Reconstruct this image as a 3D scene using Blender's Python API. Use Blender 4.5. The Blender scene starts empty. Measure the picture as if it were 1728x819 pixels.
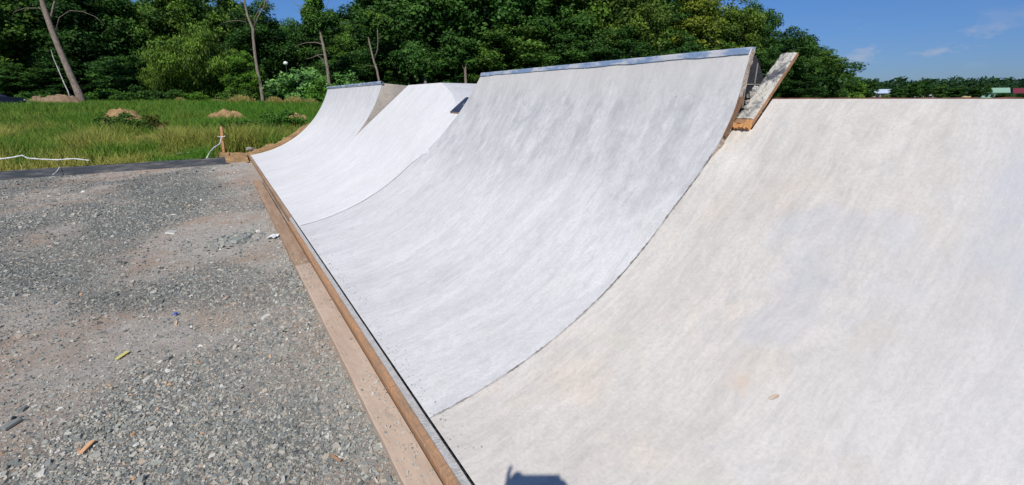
import bpy, bmesh, math, random
import numpy as np
from mathutils import Vector, Matrix
random.seed(7); rng = np.random.default_rng(7)
S = bpy.context.scene; COL = S.collection
R = math.radians

# ------------------------------------------------------------------ camera
W0, H0, F, EYE, ROLL = 1728.0, 819.0, 750.0, 1.5, 0.006
rY = np.array([358 - 864, 409.5 - 167, F], float); rY /= np.linalg.norm(rY)
hh = np.array([math.cos(ROLL), math.sin(ROLL), 0])
rU = np.cross(rY, hh); rU = rU if rU[1] > 0 else -rU; rU /= np.linalg.norm(rU)
rX = np.cross(rU, rY); rX = rX if rX[0] > 0 else -rX
CAM = np.array([0, 0, EYE])
def ray(px, py):
    v = np.array([px - 864, 409.5 - py, F]) / F
    return np.array([v @ rX, v @ rY, v @ rU])
def at(px, py, depth):                      # world point seen at a photo pixel at a forward depth
    return CAM + ray(px, py) * depth
def on_z(px, py, z):
    q = ray(px, py); return CAM + q * ((z - EYE) / q[2])
cd = bpy.data.cameras.new('camera'); cam = bpy.data.objects.new('camera', cd); COL.objects.link(cam)
cd.sensor_width = 36; cd.sensor_fit = 'HORIZONTAL'; cd.lens = F / W0 * 36
cd.clip_start = 0.02; cd.clip_end = 20000
M = Matrix(((rX[0], rX[1], -rX[2], 0), (rY[0], rY[1], -rY[2], 0), (rU[0], rU[1], -rU[2], EYE), (0, 0, 0, 1)))
cam.matrix_world = M; S.camera = cam

# ------------------------------------------------------------------ light
sd = -ray(900, 810); sd /= np.linalg.norm(sd)
sun_el = math.asin(sd[2]); sun_az = math.atan2(sd[0], sd[1])
ld = bpy.data.lights.new('sun', 'SUN'); ld.energy = 4.5; ld.angle = R(0.53); ld.color = (1, 0.955, 0.88)
sun = bpy.data.objects.new('sun', ld); COL.objects.link(sun)
sun.rotation_euler = Vector(sd).to_track_quat('Z', 'Y').to_euler(); sun.location = (-10, -10, 20)
w = bpy.data.worlds.new('World'); S.world = w; w.use_nodes = True
nt = w.node_tree; nt.nodes.clear()
def nd(nt, t, **k):
    n = nt.nodes.new(t)
    for a, b in k.items():
        if a == 'inp':
            for i, v in b.items(): n.inputs[i].default_value = v
        else: setattr(n, a, b)
    return n
sky = nd(nt, 'ShaderNodeTexSky', sky_type='NISHITA', sun_disc=False, sun_elevation=sun_el, sun_rotation=sun_az,
         air_density=1.0, dust_density=0.35, ozone_density=3.0, altitude=300)
hs = nd(nt, 'ShaderNodeHueSaturation', inp={'Saturation': 1.22, 'Value': 1.0, 'Hue': 0.5})
tint = nd(nt, 'ShaderNodeMix', data_type='RGBA', blend_type='MULTIPLY', inp={0: 1.0})
tint.inputs[7].default_value = (0.74, 0.88, 1.12, 1)
tc = nd(nt, 'ShaderNodeTexCoord'); sep = nd(nt, 'ShaderNodeSeparateXYZ')
mp = nd(nt, 'ShaderNodeMapping', inp={'Scale': (10, 10, 26)})
cn = nd(nt, 'ShaderNodeTexNoise', inp={'Scale': 1.0, 'Detail': 6, 'Roughness': 0.6})
cr = nd(nt, 'ShaderNodeMapRange', inp={1: 0.52, 2: 0.68, 3: 0.0, 4: 0.55})
el = nd(nt, 'ShaderNodeMapRange', inp={1: 0.035, 2: 0.06, 3: 0.0, 4: 1.0})
el2 = nd(nt, 'ShaderNodeMapRange', inp={1: 0.08, 2: 0.12, 3: 1.0, 4: 0.04})
m1 = nd(nt, 'ShaderNodeMath', operation='MULTIPLY'); m2 = nd(nt, 'ShaderNodeMath', operation='MULTIPLY')
cm = nd(nt, 'ShaderNodeMix', data_type='RGBA'); cm.inputs[7].default_value = (6.2, 6.1, 6.5, 1)
bg = nd(nt, 'ShaderNodeBackground', inp={'Strength': 0.085}); wo = nd(nt, 'ShaderNodeOutputWorld')
L = nt.links.new
L(sky.outputs[0], hs.inputs['Color']); L(hs.outputs[0], tint.inputs[6])
L(tc.outputs['Generated'], mp.inputs[0]); L(mp.outputs[0], cn.inputs[0]); L(cn.outputs[0], cr.inputs[0])
L(tc.outputs['Generated'], sep.inputs[0]); L(sep.outputs[2], el.inputs[0]); L(sep.outputs[2], el2.inputs[0])
L(cr.outputs[0], m1.inputs[0]); L(el.outputs[0], m1.inputs[1]); L(m1.outputs[0], m2.inputs[0]); L(el2.outputs[0], m2.inputs[1])
hz = nd(nt, 'ShaderNodeMapRange', interpolation_type='SMOOTHSTEP', inp={1: -0.02, 2: 0.30}); L(sep.outputs[2], hz.inputs[0])
hc = nd(nt, 'ShaderNodeMix', data_type='RGBA'); hc.inputs[6].default_value = (0.50, 0.595, 0.83, 1); hc.inputs[7].default_value = (1, 1, 1, 1); L(hz.outputs[0], hc.inputs[0])
hm = nd(nt, 'ShaderNodeMix', data_type='RGBA', blend_type='MULTIPLY', inp={0: 1.0}); L(tint.outputs[2], hm.inputs[6]); L(hc.outputs[2], hm.inputs[7])
L(m2.outputs[0], cm.inputs[0]); L(hm.outputs[2], cm.inputs[6]); L(cm.outputs[2], bg.inputs[0]); L(bg.outputs[0], wo.inputs[0])
S.view_settings.view_transform = 'Standard'; S.view_settings.look = 'None'; S.view_settings.exposure = 0

# ------------------------------------------------------------------ materials
def mat(name):
    m = bpy.data.materials.new(name); m.use_nodes = True
    t = m.node_tree; b = t.nodes['Principled BSDF']
    b.inputs['Specular IOR Level'].default_value = 0.25
    return m, t, b
def rgb(c): return (c[0], c[1], c[2], 1)
def simple(name, c, rough=0.7, c2=None, scale=12, metal=0, bump=0.0, lo=0.35, hi=0.65, stretch=(1, 1, 1)):
    m, t, b = mat(name); b.inputs['Roughness'].default_value = rough; b.inputs['Metallic'].default_value = metal
    if c2 is None: c2 = tuple(v * 0.75 for v in c)
    co = nd(t, 'ShaderNodeTexCoord'); mp = nd(t, 'ShaderNodeMapping', inp={'Scale': stretch})
    n = nd(t, 'ShaderNodeTexNoise', inp={'Scale': scale, 'Detail': 8, 'Roughness': 0.65})
    r = nd(t, 'ShaderNodeMapRange', inp={1: lo, 2: hi}); x = nd(t, 'ShaderNodeMix', data_type='RGBA')
    x.inputs[6].default_value = rgb(c); x.inputs[7].default_value = rgb(c2)
    l = t.links.new
    l(co.outputs['Object'], mp.inputs[0]); l(mp.outputs[0], n.inputs[0]); l(n.outputs[0], r.inputs[0]); l(r.outputs[0], x.inputs[0]); l(x.outputs[2], b.inputs['Base Color'])
    if bump:
        bp = nd(t, 'ShaderNodeBump', inp={'Strength': bump, 'Distance': 0.02}); n2 = nd(t, 'ShaderNodeTexNoise', inp={'Scale': scale * 5, 'Detail': 6})
        l(mp.outputs[0], n2.inputs[0]); l(n2.outputs[0], bp.inputs['Height']); l(bp.outputs[0], b.inputs['Normal'])
    return m

def concrete(name, base, alt, warm, dark_u=None, dark=0.0, stain=0.0, seed=0.0, contrast=1.0, cool=False):
    """trowelled concrete; UV is in metres: u up the curve, v along the ramp"""
    m, t, b = mat(name); b.inputs['Roughness'].default_value = 0.75; l = t.links.new
    uv = nd(t, 'ShaderNodeUVMap'); uv.uv_map = 'UVMap'
    of = nd(t, 'ShaderNodeVectorMath', operation='ADD'); of.inputs[1].default_value = (seed, seed * 1.7, seed); l(uv.outputs[0], of.inputs[0])
    # slight skew and warp so strokes wander
    wn = nd(t, 'ShaderNodeTexNoise', inp={'Scale': 0.8, 'Detail': 3}); l(of.outputs[0], wn.inputs[0])
    ws = nd(t, 'ShaderNodeVectorMath', operation='SCALE', inp={'Scale': 0.35}); l(wn.outputs['Color'], ws.inputs[0])
    wa = nd(t, 'ShaderNodeVectorMath', operation='ADD'); l(of.outputs[0], wa.inputs[0]); l(ws.outputs[0], wa.inputs[1])
    w2 = nd(t, 'ShaderNodeVectorMath', operation='SCALE', inp={'Scale': 0.05}); l(wn.outputs['Color'], w2.inputs[0])
    sw = nd(t, 'ShaderNodeVectorMath', operation='ADD'); l(of.outputs[0], sw.inputs[0]); l(w2.outputs[0], sw.inputs[1])
    def noise(scale, st, detail=6, rough=0.6):
        mp = nd(t, 'ShaderNodeMapping', inp={'Scale': st}); l(wa.outputs[0], mp.inputs[0])
        n = nd(t, 'ShaderNodeTexNoise', inp={'Scale': scale, 'Detail': detail, 'Roughness': rough}); l(mp.outputs[0], n.inputs[0]); return n
    def rng_(n, a, b_, c=0.0, d=1.0):
        r = nd(t, 'ShaderNodeMapRange', inp={1: a, 2: b_, 3: c, 4: d}); l(n.outputs[0], r.inputs[0]); return r
    def mix(fac, a, b_, ty='MIX'):
        x = nd(t, 'ShaderNodeMix', data_type='RGBA', blend_type=ty)
        for i, s in ((0, fac), (6, a), (7, b_)):
            if hasattr(s, 'outputs'): l(s.outputs[2 if s.bl_idname == 'ShaderNodeMix' else 0], x.inputs[i])
            elif i == 0: x.inputs[0].default_value = s
            else: x.inputs[i].default_value = rgb(s)
        return x
    big = noise(0.9, (1, 1, 1), 5); streak = noise(1.0, (0.7, 4.5, 1), 7, 0.62); fine = noise(4.0, (1.1, 7.0, 1), 9, 0.75); mott = noise(9, (1, 1.6, 1), 9, 0.75)
    blot = noise(2.2, (1, 1.3, 1), 6); grain = noise(60, (1, 1, 1), 4, 0.7)
    c = mix(rng_(big, 0.35, 0.65), base, alt)
    c = mix(rng_(blot, 0.52, 0.72, 0, 0.75), c, warm)
    st = mix(rng_(streak, 0.45, 0.72, 0, 0.42 * contrast), c, tuple(v * 0.78 for v in base))
    st = mix(rng_(streak, 0.44, 0.28, 0, 0.5 * contrast), st, tuple(min(0.82, v * 1.17) for v in base))
    st = mix(rng_(fine, 0.46, 0.70, 0, 0.42 * contrast), st, tuple(v * 0.70 for v in base))
    st = mix(rng_(mott, 0.48, 0.75, 0, 0.40 * contrast), st, tuple(v * 0.66 for v in base))
    st = mix(rng_(mott, 0.46, 0.30, 0, 0.35 * contrast), st, tuple(min(.82, v * 1.15) for v in base))
    st = mix(rng_(grain, 0.40, 0.75, 0, 0.42), st, tuple(v * 0.62 for v in base))
    for ang, scl, cc, am in ((0.35, (1.2, 44, 1), 0.80, 0.26), (-0.5, (1.0, 36, 1), 1.14, 0.30), (0.12, (0.8, 60, 1), 0.82, 0.24), (0.2, (1.5, 70, 1), 1.12, 0.30)):   # trowel scratches
        mp = nd(t, 'ShaderNodeMapping', inp={'Rotation': (0, 0, ang), 'Scale': scl}); l(sw.outputs[0], mp.inputs[0])
        n_ = nd(t, 'ShaderNodeTexNoise', inp={'Scale': 1.3, 'Detail': 4, 'Roughness': 0.5}); l(mp.outputs[0], n_.inputs[0])
        st = mix(rng_(n_, 0.62, 0.72, 0, am * contrast), st, tuple(min(.82, v * cc) for v in base))
    if dark_u:                                                     # blotchy grey band below the coping
        su = nd(t, 'ShaderNodeSeparateXYZ'); l(uv.outputs[0], su.inputs[0])
        a = nd(t, 'ShaderNodeMapRange', inp={1: dark_u[0], 2: dark_u[1]}); ja = nd(t, 'ShaderNodeMath', operation='MULTIPLY_ADD', inp={1: 1.6, 2: -0.8}); l(big.outputs[0], ja.inputs[0]); jb = nd(t, 'ShaderNodeMath', operation='ADD'); l(su.outputs[0], jb.inputs[0]); l(ja.outputs[0], jb.inputs[1]); l(jb.outputs[0], a.inputs[0])
        z = nd(t, 'ShaderNodeMath', operation='MULTIPLY'); l(a.outputs[0], z.inputs[0])
        dn = noise(3.4, (0.9, 1.7, 1), 10, 0.78); dr = rng_(dn, 0.42, 0.66, 0.10, 1.0); l(dr.outputs[0], z.inputs[1])
        tp = nd(t, 'ShaderNodeMapRange', inp={1: dark_u[2], 2: dark_u[2] + 0.25, 3: 1.0, 4: 0.25}); l(su.outputs[0], tp.inputs[0])
        z3 = nd(t, 'ShaderNodeMath', operation='MULTIPLY'); l(z.outputs[0], z3.inputs[0]); l(tp.outputs[0], z3.inputs[1])
        z2 = nd(t, 'ShaderNodeMath', operation='MULTIPLY', inp={1: dark}); l(z3.outputs[0], z2.inputs[0])
        tb = nd(t, 'ShaderNodeMapRange', inp={1: dark_u[2] - 0.05, 2: dark_u[2] + 0.3, 3: 0.0, 4: 0.5}); l(su.outputs[0], tb.inputs[0]); st = mix(tb, st, (0.56, 0.53, 0.485))
        st = mix(z2, st, (0.27, 0.275, 0.285))
    # dark scattered patches of scuffing
    sc = noise(2.4, (0.8, 2.0, 1), 10, 0.82); st = mix(rng_(sc, 0.57, 0.76, 0, 0.55 * contrast), st, (0.34, 0.36, 0.38))
    if stain:
        s1 = noise(1.7, (1, 1, 1), 5); st = mix(rng_(s1, 0.60, 0.74, 0, stain), st, (0.62, 0.42, 0.26))
        s2 = noise(1.15, (1, 1, 1), 3); st = mix(rng_(s2, 0.60, 0.75, 0, stain * 0.9), st, (0.55, 0.58, 0.40))
        s3 = noise(0.75, (1, 1.4, 1), 4); st = mix(rng_(s3, 0.53, 0.68, 0, 0.55), st, (0.42, 0.46, 0.55))
    if cool:                                                       # the end nearer the camera cured greyer
        sv_ = nd(t, 'ShaderNodeSeparateXYZ'); l(wa.outputs[0], sv_.inputs[0])
        cv = nd(t, 'ShaderNodeMapRange', inp={1: seed * 1.7 + 1.25, 2: seed * 1.7 + 0.35, 3: 0.0, 4: 0.45}); l(sv_.outputs[1], cv.inputs[0])
        cu = nd(t, 'ShaderNodeMapRange', inp={1: seed + 0.4, 2: seed + 2.2, 3: 0.55, 4: 1.0}); l(sv_.outputs[0], cu.inputs[0])
        cx_ = nd(t, 'ShaderNodeMath', operation='MULTIPLY'); l(cv.outputs[0], cx_.inputs[0]); l(cu.outputs[0], cx_.inputs[1])
        st = mix(cx_, st, (0.53, 0.535, 0.545))
    # pin holes
    v = nd(t, 'ShaderNodeTexVoronoi', inp={'Scale': 3.2}); l(of.outputs[0], v.inputs[0])
    vr = nd(t, 'ShaderNodeMapRange', inp={1: 0.012, 2: 0.022, 3: 0.8, 4: 0.0}); l(v.outputs['Distance'], vr.inputs[0])
    st = mix(vr, st, (0.10, 0.095, 0.09))
    l(st.outputs[2], b.inputs['Base Color'])
    ad = nd(t, 'ShaderNodeMath', operation='MULTIPLY_ADD', inp={1: 0.5}); l(grain.outputs[0], ad.inputs[0]); l(mott.outputs[0], ad.inputs[2])
    bp = nd(t, 'ShaderNodeBump', inp={'Strength': 0.35, 'Distance': 0.006}); l(ad.outputs[0], bp.inputs['Height']); l(bp.outputs[0], b.inputs['Normal'])
    return m

M_farc = concrete('concrete_far', (0.70, 0.69, 0.68), (0.76, 0.75, 0.735), (0.74, 0.70, 0.65), seed=3, dark_u=(1.7, 2.8, 2.9), dark=0.35)
M_midc = concrete('concrete_mid', (0.71, 0.70, 0.69), (0.77, 0.76, 0.745), (0.74, 0.71, 0.66), seed=11, contrast=0.8)
M_nearc = concrete('concrete_near', (0.64, 0.632, 0.62), (0.71, 0.70, 0.685), (0.67, 0.65, 0.61), dark_u=(1.75, 2.15, 2.68), dark=0.60, seed=23, contrast=1.25)
M_bankc = concrete('concrete_bank', (0.62, 0.58, 0.525), (0.70, 0.66, 0.60), (0.70, 0.605, 0.49), stain=0.62, seed=37, contrast=1.2, cool=True)
M_hipc = concrete('concrete_hip', (0.56, 0.565, 0.58), (0.62, 0.62, 0.63), (0.56, 0.55, 0.53), seed=51)  # greyer tone puts the hip face's weaker light into its colour
M_sidec = simple('rough_concrete', (0.50, 0.44, 0.37), 0.85, (0.36, 0.32, 0.28), 5, bump=0.5)
M_edgec = simple('broken_concrete_edge', (0.48, 0.41, 0.34), 0.9, (0.28, 0.22, 0.17), 14, bump=0.9)
M_rim = simple('kerb_concrete', (0.52, 0.51, 0.49), 0.85, (0.38, 0.37, 0.35), 20, bump=0.5)
M_smear = simple('cement_smear', (0.52, 0.49, 0.43), 0.9, (0.10, 0.105, 0.12), 8, bump=1.0, lo=0.49, hi=0.60)
M_wood = simple('orange_wood', (0.50, 0.265, 0.13), 0.85, (0.30, 0.20, 0.13), 9, bump=0.4, stretch=(6, 0.5, 6))
M_fresh = simple('fresh_wood', (0.72, 0.38, 0.15), 0.7, (0.42, 0.19, 0.07), 14, bump=0.4, stretch=(3, 8, 3))
M_pale = simple('dusty_board', (0.53, 0.405, 0.305), 0.9, (0.40, 0.285, 0.20), 1.9, bump=0.5, stretch=(2.5, 0.8, 2.5), lo=0.40, hi=0.75)
M_brownb = simple('brown_board', (0.42, 0.285, 0.185), 0.88, (0.28, 0.175, 0.11), 2.5, bump=0.35, stretch=(5, 0.8, 5))
M_darkgap = simple('joint_shadow', (0.03, 0.03, 0.03), 0.9)
M_blackblock = simple('tarred_block', (0.018, 0.019, 0.024), 0.6, (0.045, 0.045, 0.05), 9, bump=0.5)
M_mortar = simple('mortar', (0.30, 0.28, 0.25), 0.9)
M_blueply = simple('dark_film_plywood', (0.018, 0.026, 0.055), 0.4, (0.05, 0.06, 0.09), 6)
M_white = simple('white_tape', (0.75, 0.75, 0.74), 0.5, (0.6, 0.6, 0.6))
M_soil = simple('orange_soil', (0.40, 0.255, 0.125), 0.95, (0.20, 0.125, 0.06), 3.5, bump=1.0)
M_soil2 = simple('brown_soil', (0.30, 0.20, 0.125), 0.95, (0.16, 0.11, 0.07), 3.5, bump=1.0)
def steel():
    m = simple('worn_steel', (0.30, 0.40, 0.55), 0.38, (0.72, 0.72, 0.70), 9, metal=0.35, bump=0.3, lo=0.47, hi=0.58, stretch=(1, 0.35, 1))  # blue base holds the sky's reflection; pale patches are concrete flakes
    return m
M_steel = steel()
M_bark = simple('bark', (0.25, 0.205, 0.165), 0.95, (0.10, 0.08, 0.065), 3, bump=1.0, stretch=(3, 3, 0.6))
M_barkd = simple('dark_bark', (0.075, 0.06, 0.048), 0.95, (0.04, 0.034, 0.028), 3, bump=1.0, stretch=(3, 3, 0.6))
M_kerbb = simple('tarred_board', (0.055, 0.062, 0.074), 0.7, (0.20, 0.20, 0.195), 4.0, bump=0.4, stretch=(0.6, 4, 4), lo=0.45, hi=0.75)

def foliage(name, base, light, yellow=0.0):
    m, t, b = mat(name); l = t.links.new
    b.inputs['Roughness'].default_value = 0.55; b.inputs['Specular IOR Level'].default_value = 0.15
    at_ = nd(t, 'ShaderNodeAttribute', attribute_name='shade'); oi = nd(t, 'ShaderNodeObjectInfo')
    x = nd(t, 'ShaderNodeMix', data_type='RGBA'); x.inputs[6].default_value = rgb(base); x.inputs[7].default_value = rgb(light)
    mu = nd(t, 'ShaderNodeMix', data_type='RGBA', blend_type='MULTIPLY', inp={0: 1.0})
    l(at_.outputs['Fac'], x.inputs[0]); l(x.outputs[2], mu.inputs[6]); l(oi.outputs['Color'], mu.inputs[7]); l(mu.outputs[2], b.inputs['Base Color'])
    tr = nd(t, 'ShaderNodeBsdfTranslucent'); l(mu.outputs[2], tr.inputs[0])
    ms = nd(t, 'ShaderNodeMixShader', inp={0: 0.22}); l(b.outputs[0], ms.inputs[1]); l(tr.outputs[0], ms.inputs[2])
    l(ms.outputs[0], t.nodes['Material Output'].inputs[0])
    return m
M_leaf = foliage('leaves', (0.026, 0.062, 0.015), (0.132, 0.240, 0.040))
M_grass = foliage('grass_blades', (0.078, 0.21, 0.018), (0.38, 0.35, 0.085))

# ------------------------------------------------------------------ mesh helpers
class MB:
    def __init__(s): s.v = []; s.f = []; s.uv = None
    def add(s, vs, fs):
        o = len(s.v); s.v += [tuple(map(float, q)) for q in vs]; s.f += [tuple(i + o for i in f) for f in fs]; return s
    def hexa(s, p):                        # 8 corners: bottom 4, top 4
        return s.add(p, [(3, 2, 1, 0), (4, 5, 6, 7), (0, 1, 5, 4), (1, 2, 6, 5), (2, 3, 7, 6), (3, 0, 4, 7)])
    def box(s, x0, x1, y0, y1, z0, z1):
        return s.hexa([(x0, y0, z0), (x1, y0, z0), (x1, y1, z0), (x0, y1, z0), (x0, y0, z1), (x1, y0, z1), (x1, y1, z1), (x0, y1, z1)])
    def tube(s, pts, rad, n=8, cap=True):
        pts = [Vector(p) for p in pts]; rings = []
        if not hasattr(rad, '__len__'): rad = [rad] * len(pts)
        for i, p in enumerate(pts):
            d = (pts[min(i + 1, len(pts) - 1)] - pts[max(i - 1, 0)]).normalized()
            a = d.orthogonal().normalized() if i == 0 else (a - d * a.dot(d)).normalized()
            b = d.cross(a); rings.append([p + (a * math.cos(2 * math.pi * k / n) + b * math.sin(2 * math.pi * k / n)) * rad[i] for k in range(n)])
        vs = [q for r in rings for q in r]; fs = []
        for i in range(len(pts) - 1):
            for k in range(n): fs.append((i * n + k, i * n + (k + 1) % n, (i + 1) * n + (k + 1) % n, (i + 1) * n + k))
        if cap: fs += [tuple(range(n))[::-1], tuple((len(pts) - 1) * n + k for k in range(n))]
        return s.add(vs, fs)
    def grid(s, P, uv=None):               # P[i][j] points
        ni, nj = len(P), len(P[0]); vs = [P[i][j] for i in range(ni) for j in range(nj)]
        fs = [(i * nj + j, (i + 1) * nj + j, (i + 1) * nj + j + 1, i * nj + j + 1) for i in range(ni - 1) for j in range(nj - 1)]
        if uv is not None: s.uv = (s.uv or []) + [uv[i][j] for i in range(ni) for j in range(nj)]
        return s.add(vs, fs)
    def ellipsoid(s, c, r, nu=12, nv=8, jit=0.0):
        vs = []; fs = []
        for i in range(nv + 1):
            th = math.pi * i / nv
            for k in range(nu):
                ph = 2 * math.pi * k / nu; q = 1 + random.uniform(-jit, jit)
                vs.append((c[0] + r[0] * math.sin(th) * math.cos(ph) * q, c[1] + r[1] * math.sin(th) * math.sin(ph) * q, c[2] + r[2] * math.cos(th) * q))
        for i in range(nv):
            for k in range(nu): fs.append((i * nu + k, (i + 1) * nu + k, (i + 1) * nu + (k + 1) % nu, i * nu + (k + 1) % nu))
        return s.add(vs, fs)

def root_loc(o):
    while o.parent: o = o.parent
    return Vector(o.location)
def tag(o, label=None, cat=None, group=None, kind=None):
    if label: o['label'] = label
    if cat: o['category'] = cat
    if group: o['group'] = group
    if kind: o['kind'] = kind
    return o
def empty(name, loc, label=None, cat=None, group=None):
    o = bpy.data.objects.new(name, None); COL.objects.link(o); o.location = loc; o.empty_display_size = 0.2
    return tag(o, label, cat, group)
def link(name, me, material, parent=None):
    o = bpy.data.objects.new(name, me); COL.objects.link(o)
    if material is not None and not me.materials: me.materials.append(material)
    if parent: o.parent = parent
    return o
def build(name, mb, material, parent=None, smooth=False, loc=None):
    off = root_loc(parent) if parent else Vector(loc if loc is not None else (0, 0, 0))
    me = bpy.data.meshes.new(name); me.from_pydata([tuple(Vector(v) - off) for v in mb.v], [], mb.f); me.update()
    if mb.uv:
        l = me.uv_layers.new(name='UVMap')
        for lp in me.loops: l.data[lp.index].uv = mb.uv[lp.vertex_index]
    if smooth:
        for p in me.polygons: p.use_smooth = True
    o = link(name, me, material, parent)
    if not parent and loc is not None: o.location = loc
    return o
def fast_mesh(name, V, faces_n, idx, shade=None):
    """V (n,3); polygons all with faces_n corners; idx flat"""
    me = bpy.data.meshes.new(name); me.vertices.add(len(V)); me.vertices.foreach_set('co', V.astype(np.float32).ravel())
    nf = len(idx) // faces_n; me.loops.add(len(idx)); me.loops.foreach_set('vertex_index', idx.astype(np.int32))
    me.polygons.add(nf); me.polygons.foreach_set('loop_start', np.arange(nf, dtype=np.int32) * faces_n)
    me.update(calc_edges=True)
    if shade is not None:
        a = me.attributes.new('shade', 'FLOAT', 'POINT'); a.data.foreach_set('value', shade.astype(np.float32))
    return me
def vnoise(x, y, seed=0):                     # smooth value noise, numpy
    x = np.asarray(x, float); y = np.asarray(y, float); xi = np.floor(x); yi = np.floor(y); fx = x - xi; fy = y - yi
    fx = fx * fx * (3 - 2 * fx); fy = fy * fy * (3 - 2 * fy)
    h = lambda a, b: np.modf(np.abs(np.sin(a * 127.1 + b * 311.7 + seed * 74.7) * 43758.5453))[0]
    return (h(xi, yi) * (1 - fx) + h(xi + 1, yi) * fx) * (1 - fy) + (h(xi, yi + 1) * (1 - fx) + h(xi + 1, yi + 1) * fx) * fy
def fbm(x, y, seed=0, o=4):
    s = 0; a = 0.5; tot = 0
    for i in range(o): s = s + a * vnoise(x * 2 ** i, y * 2 ** i, seed + i); tot += a; a *= 0.5
    return s / tot
def sst(a, b, x):
    t = np.clip((np.asarray(x, float) - a) / (b - a), 0, 1); return t * t * (3 - 2 * t)

# ------------------------------------------------------------------ ground
GZ = -0.10
def terr(x, y):
    return -0.16 + 0.06 * sst(13.8, 15, y) * (1 - sst(0.2, 1, x)) + 0.95 * sst(19, 60, y) * (1 - sst(15, 60, np.asarray(x) - 0.9 * np.asarray(y)))
def spaced(lo, hi, near, step, grow=1.25):
    a = [0.0]; s = step
    while a[-1] < hi:
        a.append(a[-1] + s)
        if a[-1] > near: s *= grow
    b = [0.0]; s = step
    while b[-1] > lo:
        b.append(b[-1] - s)
        if b[-1] < -near: s *= grow
    return np.array(sorted(set(a + b)))
gx = spaced(-7000, 7000, 70, 2.0); gy = spaced(-7000, 7000, 80, 2.0)
XX, YY = np.meshgrid(gx, gy, indexing='ij'); ZZ = terr(XX, YY)
def grid_mesh(name, XX, YY, ZZ, shade=None):
    ni, nj = XX.shape; V = np.stack([XX, YY, ZZ], -1).reshape(-1, 3)
    i, j = np.meshgrid(np.arange(ni - 1), np.arange(nj - 1), indexing='ij'); a = (i * nj + j).ravel()
    idx = np.stack([a, a + nj, a + nj + 1, a + 1], 1).ravel()
    me = fast_mesh(name, V, 4, idx, shade)
    me.polygons.foreach_set('use_smooth', np.ones(len(me.polygons), bool)); return me
def ground_mat():
    m, t, b = mat('field_ground'); l = t.links.new; b.inputs['Roughness'].default_value = 0.95
    g = nd(t, 'ShaderNodeNewGeometry'); n = nd(t, 'ShaderNodeTexNoise', inp={'Scale': 0.35, 'Detail': 8, 'Roughness': 0.7}); l(g.outputs['Position'], n.inputs[0])
    n2 = nd(t, 'ShaderNodeTexNoise', inp={'Scale': 7, 'Detail': 6}); l(g.outputs['Position'], n2.inputs[0])
    a = nd(t, 'ShaderNodeMix', data_type='RGBA'); a.inputs[6].default_value = (0.05, 0.10, 0.016, 1); a.inputs[7].default_value = (0.20, 0.17, 0.06, 1)
    r = nd(t, 'ShaderNodeMapRange', inp={1: 0.45, 2: 0.7}); l(n.outputs[0], r.inputs[0]); l(r.outputs[0], a.inputs[0])
    c = nd(t, 'ShaderNodeMix', data_type='RGBA', blend_type='MULTIPLY', inp={0: 0.8}); r2 = nd(t, 'ShaderNodeMapRange', inp={1: 0.3, 2: 0.7, 3: 0.5, 4: 1.2})
    l(n2.outputs[0], r2.inputs[0]); l(a.outputs[2], c.inputs[6]); l(r2.outputs[0], c.inputs[7]); l(c.outputs[2], b.inputs['Base Color']); return m
tag(link('ground', grid_mesh('ground', XX, YY, ZZ), ground_mat()), kind='structure')

# gravel yard, with the dust mask kept on its vertices
def dust_at(x, y):
    d = 1.0 * sst(0.49, 0.66, fbm(x * 0.55 + 3.1, y * 0.38 + 1.7, 5, 4)) * 0.8
    d = d + 0.8 * sst(1.15, 0.1, np.abs(x - 0.42) + 0.35 * (fbm(x * 1.5, y * 1.5, 9) - 0.5)) * (0.35 + 0.65 * sst(0.3, 0.6, fbm(x, y * 0.7, 12)))
    d = d + 0.3 * sst(9, 13, y)
    for cx, cy, r in ((-0.75, 3.9, 0.45), (-0.55, 3.55, 0.35), (-0.3, 6.2, 0.6)): d = d + 0.95 * np.exp(-((x - cx) ** 2 + (y - cy) ** 2) / r ** 2)
    return np.clip(d, 0, 1)
def gz(x, y): return GZ + 0.035 * (fbm(x * 1.3, y * 1.3, 2, 5) - 0.5)
x_ = np.arange(-13, 0.66, 0.05); y_ = np.arange(-4, 14.0, 0.05)
XX, YY = np.meshgrid(x_, y_, indexing='ij')
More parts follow.
